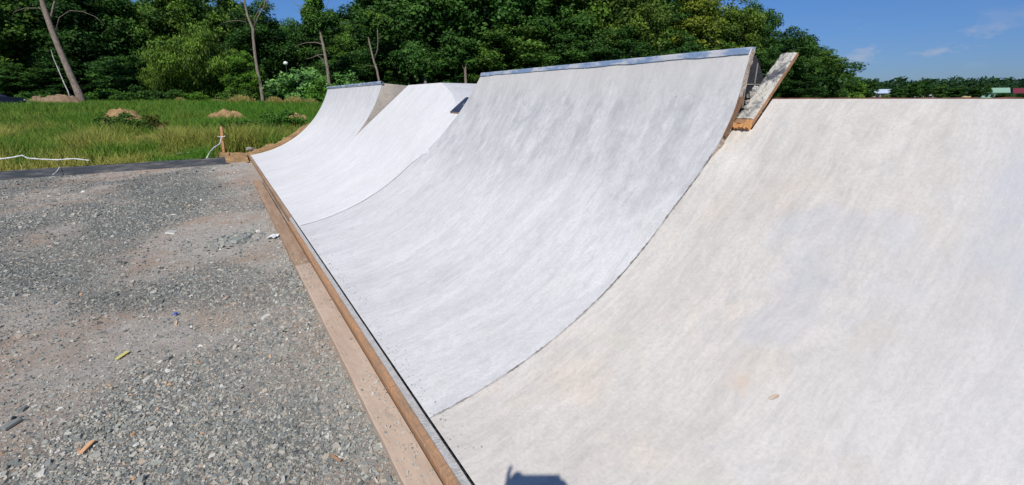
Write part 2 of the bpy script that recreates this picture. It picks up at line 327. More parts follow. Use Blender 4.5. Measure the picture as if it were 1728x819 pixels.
def gravel_mat():
    m, t, b = mat('gravel_ground'); l = t.links.new; b.inputs['Roughness'].default_value = 0.95
    g = nd(t, 'ShaderNodeNewGeometry'); at_ = nd(t, 'ShaderNodeAttribute', attribute_name='shade')
    def n(sc, de=8, ro=0.7):
        q = nd(t, 'ShaderNodeTexNoise', inp={'Scale': sc, 'Detail': de, 'Roughness': ro}); l(g.outputs['Position'], q.inputs[0]); return q
    def mixc(f, a, c):
        x = nd(t, 'ShaderNodeMix', data_type='RGBA'); l(f, x.inputs[0])
        for i, s in ((6, a), (7, c)):
            if isinstance(s, tuple): x.inputs[i].default_value = rgb(s)
            else: l(s, x.inputs[i])
        return x.outputs[2]
    def mr(o, a, c, d=0.0, e=1.0):
        q = nd(t, 'ShaderNodeMapRange', inp={1: a, 2: c, 3: d, 4: e}); l(o, q.inputs[0]); return q.outputs[0]
    v = nd(t, 'ShaderNodeTexVoronoi', inp={'Scale': 55, 'Randomness': 1.0}); l(g.outputs['Position'], v.inputs[0])
    sv = nd(t, 'ShaderNodeSeparateColor'); l(v.outputs['Color'], sv.inputs[0])
    grey = mixc(sv.outputs[0], (0.06, 0.062, 0.057), (0.30, 0.30, 0.27))
    grey = mixc(mr(n(3).outputs[0], 0.4, 0.65), grey, (0.16, 0.155, 0.14))
    dust = mixc(mr(n(9).outputs[0], 0.35, 0.65), (0.51, 0.46, 0.395), (0.36, 0.325, 0.28))
    dust = mixc(mr(n(0.9).outputs[0], 0.46, 0.60), dust, (0.40, 0.30, 0.225))
    c = mixc(mr(at_.outputs['Fac'], 0.1, 0.8), grey, dust)
    c = mixc(mr(n(110, 4).outputs[0], 0.5, 0.7, 0, 0.65), c, (0.07, 0.066, 0.06))
    c = mixc(mr(n(0.8, 5).outputs[0], 0.58, 0.72, 0, 0.6), c, (0.085, 0.085, 0.08))
    l(c, b.inputs['Base Color'])
    bp = nd(t, 'ShaderNodeBump', inp={'Strength': 1.0, 'Distance': 0.012}); hgt = n(70, 6, 0.75)
    l(hgt.outputs[0], bp.inputs['Height']); l(bp.outputs[0], b.inputs['Normal']); return m
tag(link('gravel_yard', grid_mesh('gravel_yard', XX, YY, gz(XX, YY), dust_at(XX, YY).ravel()), gravel_mat()), kind='structure')

def stone_mat():
    m, t, b = mat('slate_chips'); l = t.links.new; b.inputs['Roughness'].default_value = 0.8
    a = nd(t, 'ShaderNodeAttribute', attribute_name='shade'); r = nd(t, 'ShaderNodeValToRGB'); r.color_ramp.interpolation = 'LINEAR'
    e = r.color_ramp.elements; e[0].position = 0; e[0].color = (0.075, 0.082, 0.078, 1); e[1].position = 1; e[1].color = (0.62, 0.60, 0.55, 1)
    for p, c in ((0.25, (0.175, 0.185, 0.172)), (0.5, (0.27, 0.283, 0.26)), (0.62, (0.37, 0.365, 0.315)), (0.74, (0.40, 0.335, 0.26)), (0.84, (0.43, 0.415, 0.36)), (0.93, (0.52, 0.51, 0.46)), (0.955, (0.5, 0.26, 0.10)), (0.97, (0.55, 0.54, 0.5))):
        q = e.new(p); q.color = rgb(c)
    l(a.outputs['Fac'], r.inputs[0]); l(r.outputs[0], b.inputs['Base Color']); return m
def stones(N, size_f, pos_f, seed, zf):
    g = np.random.default_rng(seed); x, y = pos_f(g, N); n = len(x); s = size_f(g, n, y)
    K = 5; ang = np.sort(g.uniform(0, 2 * math.pi, (n, K)), 1) * 0.45 + np.arange(K) * 2 * math.pi / K * 0.55 + g.uniform(0, 6.28, (n, 1)) * 1
    rad = s[:, None] * g.uniform(0.6, 1.15, (n, K)); asp = g.uniform(0.45, 1.0, n)
    lx = np.cos(ang) * rad; ly = np.sin(ang) * rad * asp[:, None]
    th = s * g.uniform(0.10, 0.42, n)
    top = np.stack([lx * 0.86, ly * 0.86, np.repeat(th[:, None], K, 1) * g.uniform(0.6, 1.2, (n, K))], -1); bot = np.stack([lx, ly, np.repeat(-th[:, None] * 0.6, K, 1)], -1)
    P = np.concatenate([bot, top], 1)
    tx = g.normal(0, 0.34, n); ty = g.normal(0, 0.34, n); P[..., 2] += P[..., 0] * tx[:, None] + P[..., 1] * ty[:, None]
    ro = g.uniform(0, 6.28, n); c, s_ = np.cos(ro)[:, None], np.sin(ro)[:, None]
    X = P[..., 0] * c - P[..., 1] * s_ + x[:, None]; Y = P[..., 0] * s_ + P[..., 1] * c + y[:, None]; Z = P[..., 2] + (zf(x, y) + s * 0.10)[:, None]
    V = np.stack([X, Y, Z], -1).reshape(-1, 3); base = np.arange(n) * 2 * K
    tri = []
    for k in range(K):
        k2 = (k + 1) % K; tri += [(k, k2, K + k2), (k, K + k2, K + k)]
    tri += [(K, K + 1, K + 2), (K, K + 2, K + 3), (K, K + 3, K + 4)]
    idx = (base[:, None, None] + np.array(tri)[None]).ravel()
    sh = np.repeat(np.clip(g.beta(1.5, 1.7, n) * 0.88 + (fbm(x * .6 + 9, y * .4, 44, 4) - .5) * .7 + (g.uniform(0, 1, n) > 0.965) * 0.4, 0, 1), 2 * K)
    me = fast_mesh('stones', V, 3, idx, sh); me.polygons.foreach_set('use_smooth', np.zeros(len(me.polygons), bool)); return me
def pos_gravel(g, N):
    u = g.uniform(0, 1, N); y = 1.15 * (13.6 / 1.15) ** (u ** 1.05); y = np.where(g.uniform(0, 1, N) < 0.05, g.uniform(-2, 1.2, N), y)
    xl = np.where(y < 1.2, -1.6, np.maximum(-9, -0.50 * y - 0.5)); x = xl + (0.40 - xl) * g.uniform(0, 1, N)
    d = dust_at(x, y); k = g.uniform(0, 1, N) > d * 0.78; return x[k], y[k]
mstone = stone_mat()
tag(link('slate_gravel', stones(330000, lambda g, n, y: np.clip(g.lognormal(-5.12, 0.50, n), 0.003, 0.032) * (0.75 + 0.07 * np.clip(y, 0, 14)), pos_gravel, 3, gz), mstone),
    'loose grey slate chips spread over the whole yard', 'gravel', kind='stuff')
# larger flat slates lying one by one
me = stones(1500, lambda g, n, y: np.clip(g.lognormal(-4.9, .6, n), .003, .025), lambda g, N: (0.395 - np.abs(g.normal(0, .10, N)), g.uniform(1.2, 6.5, N)), 15, gz); me.attributes['shade'].data.foreach_set('value', np.repeat(rng.uniform(.5, .9, len(me.vertices) // 10), 10).astype(np.float32))
tag(link('soil_crumbs', me, mstone), 'tan crumbs and grit gathered along the outer edge of the flat boards', 'crumbs', kind='stuff')
me = stones(420, lambda g, n, y: np.clip(g.lognormal(-3.9, .5, n), .008, .06), lambda g, N: (-0.05 + g.normal(0, .14, N), 6.05 + g.normal(0, .16, N)), 16, gz); me.attributes['shade'].data.foreach_set('value', np.repeat(rng.uniform(.3, .66, len(me.vertices) // 10), 10).astype(np.float32))
tag(link('slate_rubble', me, mstone), 'heap of broken greenish slate beside the brown board', 'rubble', kind='stuff')
big = [(410, 405, 0.20, 'long flat grey slate lying near the brown board end'), (22, 720, 0.05, 'blue grey flat slate at the left edge of the yard'), (285, 607, 0.03, 'dark squarish slate beside the yellow scrap'),
       (262, 493, 0.035, 'pale grey slate alone on the dark gravel mid yard'), (568, 757, 0.03, 'squarish pale stone next to the brown splinter'), (450, 537, 0.04, 'pinkish white stone chip a step left of the flat board'),
       (290, 393, 0.10, 'low whitish slab on the dusty gravel mid yard')]
for k, (px, py, s, lab) in enumerate(big):
    p = on_z(px, py, GZ); me = stones(1, lambda g, n, y: np.full(n, s), lambda g, N: (np.zeros(1), np.zeros(1)), 40 + k, lambda x, y: np.zeros(1) + s * 0.08)
    o = tag(link('flat_slate', me, mstone), lab, 'stone', 'larger slates on the gravel'); o.location = (p[0], p[1], gz(p[0], p[1]) + 0.004)
    me.attributes['shade'].data.foreach_set('value', np.full(10, (0.5, 0.3, 0.25, 0.84, 0.8, 0.93, 0.9)[k], np.float32)); o.scale.z = 0.7 if s < 0.08 else 0.35

# ------------------------------------------------------------------ ramp profile
XT = 0.63; RR = 2.73; A0 = R(6)
def arc(a): a = R(a); return XT + RR * (math.sin(a) - math.sin(A0)), RR * (math.cos(A0) - math.cos(a))
def prof(sl):                                      # sl = metres up the curve, quarter pipe
    return arc(6 + math.degrees(sl / RR))
SQ = RR * R(64)                                    # length of the quarter pipe's curve
B45 = arc(45); S45 = RR * R(39)
def bank(sl):
    if sl <= S45: return prof(sl)
    q = (sl - S45) / math.sqrt(2); return B45[0] + q, B45[1] + q
def surface(pf, s0, s1, yl, yr, ns=48, ny=60, wob=0.004):
    P = []; U = []
    for i in range(ns + 1):
        s = s0 + (s1 - s0) * i / ns; x, z = pf(s); a, b = yl(s), yr(s); row = []; ur = []
        for j in range(ny + 1):
            y = a + (b - a) * j / ny
            n_ = (float(fbm(s * 1.1, y * 0.7, 4, 3)) - 0.5) * wob * 2 * min(1, j / 3, (ny - j) / 3)
            row.append((x - n_ * 0.5, y, z + n_ * 0.8)); ur.append((s, y))
        P.append(row); U.append(ur)
    return P, U
def strip_edge(pf, s0, s1, y, th, outward, ns=40):
    """the slab's cut edge in a plane of constant y"""
    m = MB(); P = []
    for i in range(ns + 1):
        s = s0 + (s1 - s0) * i / ns; x, z = pf(s); x2, z2 = pf(s + 0.01); d = Vector((x2 - x, 0, z2 - z)).normalized(); nrm = Vector((-d.z, 0, d.x))
        yy = y(s) if callable(y) else y
        j = random.uniform(0.8, 1.1)
        P.append([(x, yy, z), (x - nrm.x * th * j, yy + outward * random.uniform(0, 0.012), z - nrm.z * th * j)])
    return m.grid(P)

# --- far quarter pipe
FQ = empty('quarter_pipe', (2, 12, 0), 'farthest white concrete quarter pipe, beside the grass field, with beige side wall', 'quarter pipe')
P, U = surface(prof, 0, SQ, lambda s: 9.32, lambda s: 14.53, wob=0.006)
build('riding_surface', MB().grid(P, U), M_farc, FQ, True)
def side_poly(pf, s0, s1, back, y, ns=30):
    pts = [pf(s0 + (s1 - s0) * i / ns) for i in range(ns + 1)] + back
    vs = [(p[0], y, p[1]) for p in pts]; return MB().add(vs, [tuple(range(len(vs)))])
tx, tz = arc(70)
back = [(tx + 0.35, tz - 0.03), (tx + 1.3, tz - 0.09), (tx + 1.3, -0.1), (XT, -0.1)]
build('side_wall', side_poly(prof, 0, SQ, back, 9.323), M_sidec, FQ)
build('side_wall', side_poly(prof, 0, SQ, back, 14.527), M_sidec, FQ, )
m = MB(); m.add([(tx, 9.32, tz), (tx + 0.35, 9.32, tz - 0.03), (tx + 0.35, 14.53, tz - 0.03), (tx, 14.53, tz)], [(0, 1, 2, 3)])
m.add([(tx + 0.35, 9.32, tz - 0.03), (tx + 1.3, 9.32, tz - 0.09), (tx + 1.3, 14.53, tz - 0.09), (tx + 0.35, 14.53, tz - 0.03)], [(0, 1, 2, 3)])
m.add([(tx + 1.3, 9.32, tz - 0.09), (tx + 1.3, 9.32, -0.15), (tx + 1.3, 14.53, -0.15), (tx + 1.3, 14.53, tz - 0.09)], [(0, 1, 2, 3)])
build('deck', m, M_sidec, FQ)
m = MB().tube([(tx - 0.005, 9.30, tz + 0.005), (tx - 0.005, 14.55, tz + 0.005)], 0.032, 16, False)
m.tube([(tx - 0.005, 9.298, tz + 0.005), (tx - 0.005, 9.36, tz + 0.005)], 0.024, 12, False)
build('coping', m, M_steel, FQ, True)
build('form_strip', MB().box(XT - 0.045, XT - 0.003, 6.2, 14.54, -0.13, -0.006), M_brownb, FQ)

# --- middle bank
BK = empty('bank_ramp', (2, 7.5, 0), 'white concrete bank with folded top corner, between the two quarter pipes', 'bank ramp')
STOP = S45 + (1.73 - B45[1]) * math.sqrt(2)
def ylm(s):  # its left boundary with the far quarter pipe
    return 9.316 - 0.62 * max(0, (s - S45) / (STOP - S45))
def yqn(s):  # the near quarter pipe's far edge
    a = 6 + math.degrees(s / RR); return 5.865 - 0.63 * max(0.0, (a - 40) / 30)
def yrm(s):
    if s < S45: return yqn(s) + 0.004
    q = (s - S45) / (STOP - S45); zz = B45[1] + q * (1.73 - B45[1])
    if zz < 1.285: return 5.35
    if zz < 1.30: return 5.862
    return 5.862 + (7.157 - 5.862) * ((zz - 1.30) / 0.43) ** 1.6
P, U = surface(bank, 0, STOP, yrm, ylm, ns=64)
mm = MB().grid(P, U); build('riding_surface', mm, M_midc, BK, True)
# hip face turning away from the corner, down to the side of the near quarter pipe
ns = 14; P = []; U = []
sA = S45 + (1.30 - B45[1]) * math.sqrt(2)
for i in range(ns + 1):
    s = sA + (STOP - sA) * i / ns; x, z = bank(s); a = Vector((x, yrm(s), z)); q = i / ns
    b = Vector((3.7 + 0.75 * q, 5.55 + 2.05 * q ** 1.6, 1.345 + 0.385 * q)); P.append([tuple(a.lerp(b, k / 8)) for k in range(9)]); U.append([(4 + k / 4, 2 + q) for k in range(9)])
build('hip_face', MB().grid(P, U), M_hipc, BK, True)
sx = bank(STOP)[0]
build('back_wall', MB().add([(sx + 0.003, 7.157, 1.728), (sx + 0.003, 8.695, 1.728), (sx + 0.5, 8.695, -0.15), (sx + 0.5, 7.157, -0.15)], [(0, 1, 2, 3)]), M_sidec, BK)
m = MB(); vs = []
for i in range(21):
    s = S45 + (STOP - S45) * i / 20; x, z = bank(s); vs.append((x, ylm(s) + 0.003, z - 0.002))
m.add(vs + [(sx + 0.4, 8.7, -0.15), (B45[0], 9.315, -0.1)], [tuple(range(23))])
build('side_wall', m, M_sidec, BK)

# --- near quarter pipe
NQ = empty('quarter_pipe', (2, 3.5, 0), 'nearest white concrete quarter pipe with steel edge in reflected sky blue and black block side', 'quarter pipe')
YN = 1.748
def ynn(s):
    a = 6 + math.degrees(s / RR); return YN - 0.055 * float(sst(44, 58, a)) * (1 - 0.8 * float(sst(60, 70, a)))
P, U = surface(prof, 0, SQ, ynn, yqn, ns=60, ny=80)
build('riding_surface', MB().grid(P, U), M_nearc, NQ, True)
build('slab_edge', strip_edge(prof, 2.2, SQ, lambda s: ynn(s) + 0.001, 0.06, 0.6), M_edgec, NQ)
sb = [prof(1.5 + (SQ - 1.5) * i / 20) for i in range(21)]
def back_line(z): return tx + 0.105 + (tz - 0.03 - z) * 0.95 if z > 1.2 else tx + 0.105 + (tz - 1.23) * 0.95
# block side wall in staggered courses, dark tarred blocks and pale mortar
YS = YN + 0.016
vs = [(p[0] + 0.02, YS, p[1] - 0.03) for p in sb] + [(back_line(1.75), YS, 1.745), (back_line(1.5), YS, 1.5), (back_line(1.2), YS, 1.2), (back_line(1.2), YS, -0.1), (1.5, YS, -0.1)]
build('side_wall', MB().add(vs, [tuple(range(len(vs)))]), M_blackblock, NQ)
mo = MB(); yy = YS - 0.006
for zc in (1.20, 1.385, 1.57):
    xa = max([p[0] for p in sb if p[1] < zc] + [2.3]) + 0.085; xb = back_line(zc) - 0.05
    if xb > xa: mo.box(xa, xb, yy, yy + 0.005, zc - 0.0035, zc + 0.0035)
for xc, z0, z1 in ((tx + 0.13, 1.576, 1.70), (tx + 0.03, 1.391, 1.564), (tx + 0.17, 1.2, 1.379), (tx + 0.0, 1.03, 1.194)):
    mo.box(xc - 0.0035, xc + 0.0035, yy, yy + 0.005, z0, z1)
build('mortar_joint', mo, M_mortar, NQ)
m = MB(); pts = []; 
zs = np.linspace(1.76, -0.12, 30)
P = []
for i, z in enumerate(zs):
    j = random.uniform(-0.02, 0.025) if z > 1.0 else 0
    P.append([(back_line(z) + j, YS + 0.001, z), (back_line(z) + j * 0.5, 3.5, z), (back_line(z), yqn(SQ) - 0.02, z)])
m.grid(P); m.add([(tx, YN, tz - 0.002), (back_line(1.76), YS, 1.76), (back_line(1.76), yqn(SQ) - 0.02, 1.76), (tx, yqn(SQ) - 0.02, tz - 0.002)], [(0, 1, 2, 3)])
build('back_wall', m, M_soil2, NQ)
vs = [(prof(1.2 + (SQ - 1.2) * i / 20)[0], yqn(1.2 + (SQ - 1.2) * i / 20) - 0.003, prof(1.2 + (SQ - 1.2) * i / 20)[1] - 0.004) for i in range(21)]
vs += [(back_line(1.2), yqn(SQ), -0.1), (1.5, yqn(1.2), -0.1)]
build('side_wall', MB().add(vs, [tuple(range(len(vs)))]), M_sidec, NQ)
def angle_steel(y0, y1):
    m = MB(); P = []
    for k in range(13):
        a = R(-30 + 15 * k) ; P.append((tx - 0.006 - 0.026 * math.sin(a + 0.5), tz + 0.004 + 0.026 * math.cos(a + 0.5)))
    a = arc(69.25); P = [(a[0] - 0.007, a[1] + 0.004), (tx - 0.010, tz + 0.002), (tx - 0.004, tz + 0.010), (tx + 0.05, tz + 0.012), (tx + 0.05, tz - 0.01), (a[0] + 0.01, a[1] - 0.01)]
    n = 24; n = int((y1 - y0) / .05); rows = []
    for i in range(n + 1):
        yy = y0 + (y1 - y0) * i / n; lo_ = (float(fbm(yy * 3.1, 0.5, 8, 4)) - .5) * .022; rows.append([(p[0] + (lo_ * .34 if k in (0, 5) else 0) + random.uniform(-.0008, .0008), yy, p[1] + (lo_ if k in (0, 5) else 0) + random.uniform(-.0008, .0008)) for k, p in enumerate(P)])
    m.grid(rows); m.add([(p[0], y0, p[1]) for p in P], [(0, 1, 2, 3, 4, 5)]); m.add([(p[0], y1, p[1]) for p in P], [(5, 4, 3, 2, 1, 0)]); return m
ysp = 3.27
build('coping', angle_steel(YN - 0.004, ysp), M_steel, NQ); build('coping', angle_steel(ysp + 0.008, yqn(SQ) + 0.01), M_steel, NQ)
# timber left on the slab's lower side edge
m = MB()
def wedge(s0, s1, y0, y1, o0, o1, n=10):
    rows = []
    for i in range(n + 1):
        s = s0 + (s1 - s0) * i / n; x, z = prof(s); rows.append([(x + o0 * .9, y0, z - o0 * .5), (x + o0 * .9, y1, z - o0 * .5), (x + o1 * .9, y1, z - o1 * .5), (x + o1 * .9, y0, z - o1 * .5), (x + o0 * .9, y0, z - o0 * .5)])
    q = MB().grid(rows); q.add(rows[0][:4], [(0, 1, 2, 3)]); q.add(rows[-1][:4], [(3, 2, 1, 0)]); return q
build('edge_batten', wedge(2.47, 2.74, YN - 0.066, YN - 0.045, 0.006, 0.030), simple('old_brown_wood', (0.20, 0.115, 0.065), 0.85, (0.09, 0.055, 0.035), 9, bump=0.5), NQ)

# --- near bank
NB = empty('bank_ramp', (2, 0, 0), 'broad cream white concrete bank filling the right foreground', 'bank ramp')
ZTOP = 1.478; ST2 = S45 + (ZTOP - B45[1]) * math.sqrt(2)
sN = S45 + (1.298 - B45[1]) * math.sqrt(2)
def yleft(s): return ynn(s) - 0.003 if s < 2.2 else ynn(2.2) - 0.003
P, U = surface(bank, 0, sN, lambda s: -3.2, yleft, ns=56, ny=70)
for i in range(len(P)):
    for j in range(len(P[i])):
        s_, y_ = U[i][j]; w_ = float(sst(0.30, 0.0, yleft(s_) - y_)) * float(sst(S45 - .1, S45 + .15, s_)) * (1 - float(sst(2.22, 2.50, s_))) * 0.97
        a_ = prof(s_); x0, _, z0 = P[i][j]; P[i][j] = (x0 + (a_[0] + .002 - x0) * w_, y_, z0 + (a_[1] - .002 - z0) * w_)
mm = MB().grid(P, U); P, U = surface(bank, sN, ST2, lambda s: -3.2, lambda s: 1.588, ns=12, ny=70); mm.grid(P, U)
build('riding_surface', mm, M_bankc, NB, True)
bx = bank(ST2)[0]
rows = [[(bx + 0.002, y, ZTOP - 0.001), (bx + 0.004, y, ZTOP + 0.003 + random.uniform(0, 0.006)), (bx + 0.04, y, ZTOP + 0.004 + random.uniform(0, 0.006)), (bx + 0.04, y, -0.15)] for y in np.linspace(-3.2, 1.588, 90)]
build('top_form_board', MB().grid(rows), simple('red_brown_wood', (0.23, 0.10, 0.05), 0.9, (0.12, 0.05, 0.03), 9), NB)
bn = bank(sN)
build('notch_wall', MB().add([(bn[0], 1.588, bn[1] - 0.002), (bx, 1.588, ZTOP - 0.002), (bx, 1.588, 0.4), (bn[0], 1.588, 0.4)], [(0, 1, 2, 3)]), M_edgec, NB)
# strip of concrete between the joint and the timber
KB = tag(build('concrete_kerb', MB().grid([[(x, y, z + random.uniform(-.002, .002)) for (x, z) in ((0.584, -0.12), (0.584, -0.004), (0.618, -0.001), (0.618, -0.03))] for y in np.linspace(-3.2, 6.4, 120)]), M_rim, loc=None),
         'thin grey concrete kerb strip between ramp toe and orange timber', 'kerb')
tag(build('joint_filler', MB().grid([[(x, y, -0.010) for x in (0.617 + max(0, random.uniform(-.006, .004)), 0.6285 + random.choice((-.004, -.002, 0, 0, .001, .003)))] for y in np.linspace(-3.2, 6.3, 900)]), M_darkgap), 'black strip for the shaded joint along the toe of the near ramps', 'joint')  # flat black strip stands in for the shade inside the gap
# mortar fillets and dark joint between sections
def seam(y, s0, s1, name, lab, w=0.006):
    rows = []
    for i in range(161):
        s = s0 + (s1 - s0) * i / 160; x, z = prof(s); yy = y(s) if callable(y) else y
        j = random.uniform(-.002, .002); ww = w * random.uniform(0.4, 1.3); rows.append([(x - 0.002 * min(1, s), yy - ww + j, z + 0.003), (x - 0.002 * min(1, s), yy + ww + j, z + 0.003)])
    return tag(build(name, MB().grid(rows), simple('joint_grime', (0.16, 0.155, 0.15), 0.9, (0.46, 0.44, 0.42), 6, lo=0.42, hi=0.58)), lab, 'joint')
seam(lambda s: ynn(s) - 0.002, 0.02, 2.34, 'expansion_joint', 'curved dark joint between near bank and nearest quarter pipe', 0.007)
seam(lambda s: yqn(s) + 0.004, 0.02, 1.75, 'expansion_joint', 'curved thin joint between middle bank and nearest quarter pipe', 0.007)

# --- timber and boards
m = MB()
def board(y0, y1, mat_, lab):
    n = int((y1 - y0) / 0.12); rows = []
    for i in range(n + 1):
        y = y0 + (y1 - y0) * i / n; j = random.uniform(-.003, .003)
        rows.append([(0.402 + j, y, -0.115), (0.402 + j, y, -0.055), (0.409 + j, y, -0.050), (0.536, y, -0.048 + random.uniform(-.002, .002)), (0.536, y, -0.115)])
    q = MB().grid(rows); q.add(rows[0], [(0, 1, 2, 3, 4)]); q.add(rows[-1], [(4, 3, 2, 1, 0)])
    return tag(build('form_board', q, mat_), lab, 'board', 'formwork boards along the ramp toe')
board(-2.2, 4.55, M_pale, 'pale dusty flat formwork board along the near ramp toe')
board(4.56, 10.15, M_brownb, 'browner flat formwork board at the far half of the ramp toe')
rows = []
for y in np.linspace(-2.4, 6.2, 420):
    t_ = random.uniform(-.004, .005); o_ = .016 * float(fbm(y * 2.2, .3, 3, 4)); rows.append([(0.540, y, -0.12), (0.541 + o_ * .8, y, -0.030 + t_), (0.549 + o_ + t_, y, -0.012 + t_), (0.582, y, -0.006 + random.uniform(-.002, .002)), (0.582, y, -0.12)])
tag(build('form_plank', MB().grid(rows), M_wood), 'splintery orange timber edge standing between flat board and kerb', 'plank')
# dried cement spilled on the flat board
g = np.random.default_rng(77)
for (yc, n_, lab, gr) in ((1.95, 26, 'crumbs of dried mortar on the near end of the pale board', None), (4.35, 22, 'crumbs of dried mortar where the two flat boards meet', None)):
    me = stones(n_ * 9, lambda g, n, y: np.clip(g.lognormal(-5.4, .6, n), .0015, .014), lambda g, N: (0.485 + g.normal(0, 0.024, N), yc + g.normal(0, 0.30, N)), int(yc * 10), lambda x, y: np.full(len(x), -0.047))
    me.attributes['shade'].data.foreach_set('value', rng.uniform(0.74, 0.9, len(me.vertices)).astype(np.float32)); tag(link('mortar_crumbs', me, mstone), lab, 'mortar', kind='stuff')
me = stones(900, lambda g, n, y: np.clip(g.lognormal(-5.9, .6, n), .001, .010), lambda g, N: (np.where(g.uniform(0, 1, N) < .5, 0.412 + np.abs(g.normal(0, .02, N)), 0.53 - np.abs(g.normal(0, .02, N))), g.uniform(1.2, 8.5, N)), 19, lambda x, y: np.full(len(x), -0.047))
me.attributes['shade'].data.foreach_set('value', np.repeat(rng.uniform(.2, .9, len(me.vertices) // 10), 10).astype(np.float32)); tag(link('board_grit', me, mstone), 'fine grit and dirt lying along both edges of the flat boards', 'grit', kind='stuff')
me = stones(260, lambda g, n, y: g.uniform(0.0015, 0.006, n), lambda g, N: (0.645 + np.abs(g.normal(0, 0.05, N)), g.uniform(1.4, 5.6, N)), 5, lambda x, y: np.array([prof(max(0, (q - XT)))[1] + 0.002 for q in x]))
tag(link('grit', me, mstone), 'small grit scattered on the concrete near the ramp toe', 'grit', kind='stuff')

# plank between nearest quarter pipe and near bank, continuing the bank's slope
dS = Vector((1, 0, 1)).normalized(); nS = Vector((-1, 0, 1)).normalized()
PL = empty('leaning_plank', (2.8, 1.65, 1.3), 'cement smeared wooden plank sticking up beside the nearest quarter pipe', 'plank')
def slope_pt(l, y, h): return Vector((2.793, y, 1.303)) + dS * l + nS * h
rows = []
for i in range(31):
    l = 0.055 + 0.565 * i / 30; y1, y0 = 1.715 - 0.008 * i / 30, 1.600 + 0.012 * i / 30
    rows.append([slope_pt(l, y1 + random.uniform(-.004, .004), 0.0), slope_pt(l, y1, 0.028 + random.uniform(-.003, .004))] + [slope_pt(l, y1 + (y0 - y1) * k / 6, 0.028 + random.uniform(0, 0.006)) for k in range(1, 6)] + [slope_pt(l, y0, 0.026)])
if True:
    q = MB().grid(rows); q.add([rows[-1][0], rows[-1][1], rows[-1][4], rows[-1][7], slope_pt(0.62, 1.612, 0.0)], [(0, 1, 2, 3, 4)]); build('cement_crust', q, M_smear, PL)
q = MB(); c = [slope_pt(l, y, h_) for h_ in (0.004, 0.0255) for (l, y) in ((0.02, 1.712), (0.02, 1.594), (0.622, 1.608), (0.622, 1.704))]
q.hexa([tuple(v) for v in c]); build('timber', q, simple('weathered_orange_wood', (0.42, 0.235, 0.125), 0.85, (0.24, 0.13, 0.075), 9, bump=.4), PL)
q = MB()
for k in range(5):
    y0 = 1.596 + k * 0.024; q.hexa([tuple(slope_pt(l, y, h_)) for h_ in (0.004, 0.024 + random.uniform(-.006, .004)) for (l, y) in ((-0.012 - random.uniform(0, .012), y0), (-0.012, y0 + 0.021), (0.052, y0 + 0.021), (0.052, y0))])
build('splintered_end', q, M_fresh, PL)
# spilled mortar lumps next to the block wall
for k, (l, y, s, h_) in enumerate(((0.30, 1.716, 0.022, 0.035), (0.25, 1.72, 0.028, 0.03), (0.19, 1.715, 0.02, 0.03), (0.14, 1.70, 0.016, 0.034), (0.43, 1.70, 0.014, 0.034))):
    p = slope_pt(l, y, h_)
    tag(build('mortar_lump', MB().ellipsoid((0, 0, 0), (s, s * .8, s * .9), 9, 6, 0.25), M_mortar if k else M_rim), ['white mortar lump wedged highest between leaning plank and block wall', 'broad mortar lump wedged between leaning plank and block wall', 'middle sized mortar lump low beside the leaning plank', 'lowest small mortar lump on the leaning plank', 'small mortar blob near the top of the leaning plank'][k], 'mortar').location = p
# dark board in the gap on the other side
q = MB(); q.hexa([tuple(slope_pt(l, y, h_)) for h_ in (-0.012, 0.02) for (l, y) in ((-0.01, 5.93), (-0.01, 5.44), (0.26, 5.36), (0.26, 5.80))])
DB = empty('dark_board', (2.8, 5.6, 1.3), 'short dark blue plywood board lying at the top of the middle bank', 'board')
build('panel', q, M_blueply, DB)
q = MB(); q.hexa([tuple(slope_pt(l, y, h_)) for h_ in (-0.010, 0.019) for (l, y) in ((-0.016, 5.932), (-0.016, 5.44), (-0.0105, 5.44), (-0.0105, 5.932))]); build('edge', q, M_brownb, DB)
q = MB()
for a in range(4): q.tube([slope_pt(0.1 + 0.012 * a, 5.62 + 0.02 * a, 0.022), slope_pt(0.12 + 0.01 * a, 5.72, 0.022)], 0.003, 5)
build('cement_splash', q, M_mortar, DB)

# small litter on the yard
def offcut(px, py, L_, W_, T_, rot, name, m_, lab, cat):
    p = on_z(px, py, GZ); z = float(gz(p[0], p[1])) + 0.012
    q = MB(); q.hexa([(-L_ / 2, -W_ / 2, 0), (L_ / 2, -W_ * .42, 0), (L_ * .46, W_ / 2, 0), (-L_ * .52, W_ * .45, 0), (-L_ / 2, -W_ / 2, T_), (L_ / 2, -W_ * .42, T_), (L_ * .46, W_ / 2, T_), (-L_ * .52, W_ * .45, T_)])
    o = build(name, q, m_); o.location = (p[0], p[1], z); o.rotation_euler = (0.05, -0.06, rot); return tag(o, lab, cat)
offcut(148, 758, 0.075, 0.022, 0.008, R(62), 'wood_offcut', simple('pale_orange_wood', (0.72, 0.42, 0.22), 0.7), 'orange wood offcut lying on the near left gravel', 'wood scrap')
offcut(566, 778, 0.075, 0.010, 0.006, R(118), 'wood_splinter', M_wood, 'brown wood splinter on the gravel close to the pale board', 'wood scrap')
offcut(208, 602, 0.085, 0.028, 0.004, R(50), 'yellow_scrap', simple('yellow_foam', (0.62, 0.56, 0.20), 0.8), 'crumpled pale yellow scrap on the gravel', 'litter')
p = on_z(297, 532, GZ)
q = MB()
for k in range(9):
    a = k * 0.7; q.add([(0.016 * math.cos(a), 0.016 * math.sin(a), 0.004 + 0.012 * (k % 2)), (0.016 * math.cos(a + .7), 0.016 * math.sin(a + .7), 0.012 * ((k + 1) % 2) + .004), (0.004, 0, 0.024)], [(0, 1, 2)])
o = build('plastic_scrap', q, simple('blue_plastic', (0.02, 0.07, 0.42), 0.35)); o.location = (p[0], p[1], float(gz(p[0], p[1])) + 0.006); tag(o, 'small crumpled bright blue plastic scrap on the gravel', 'litter')
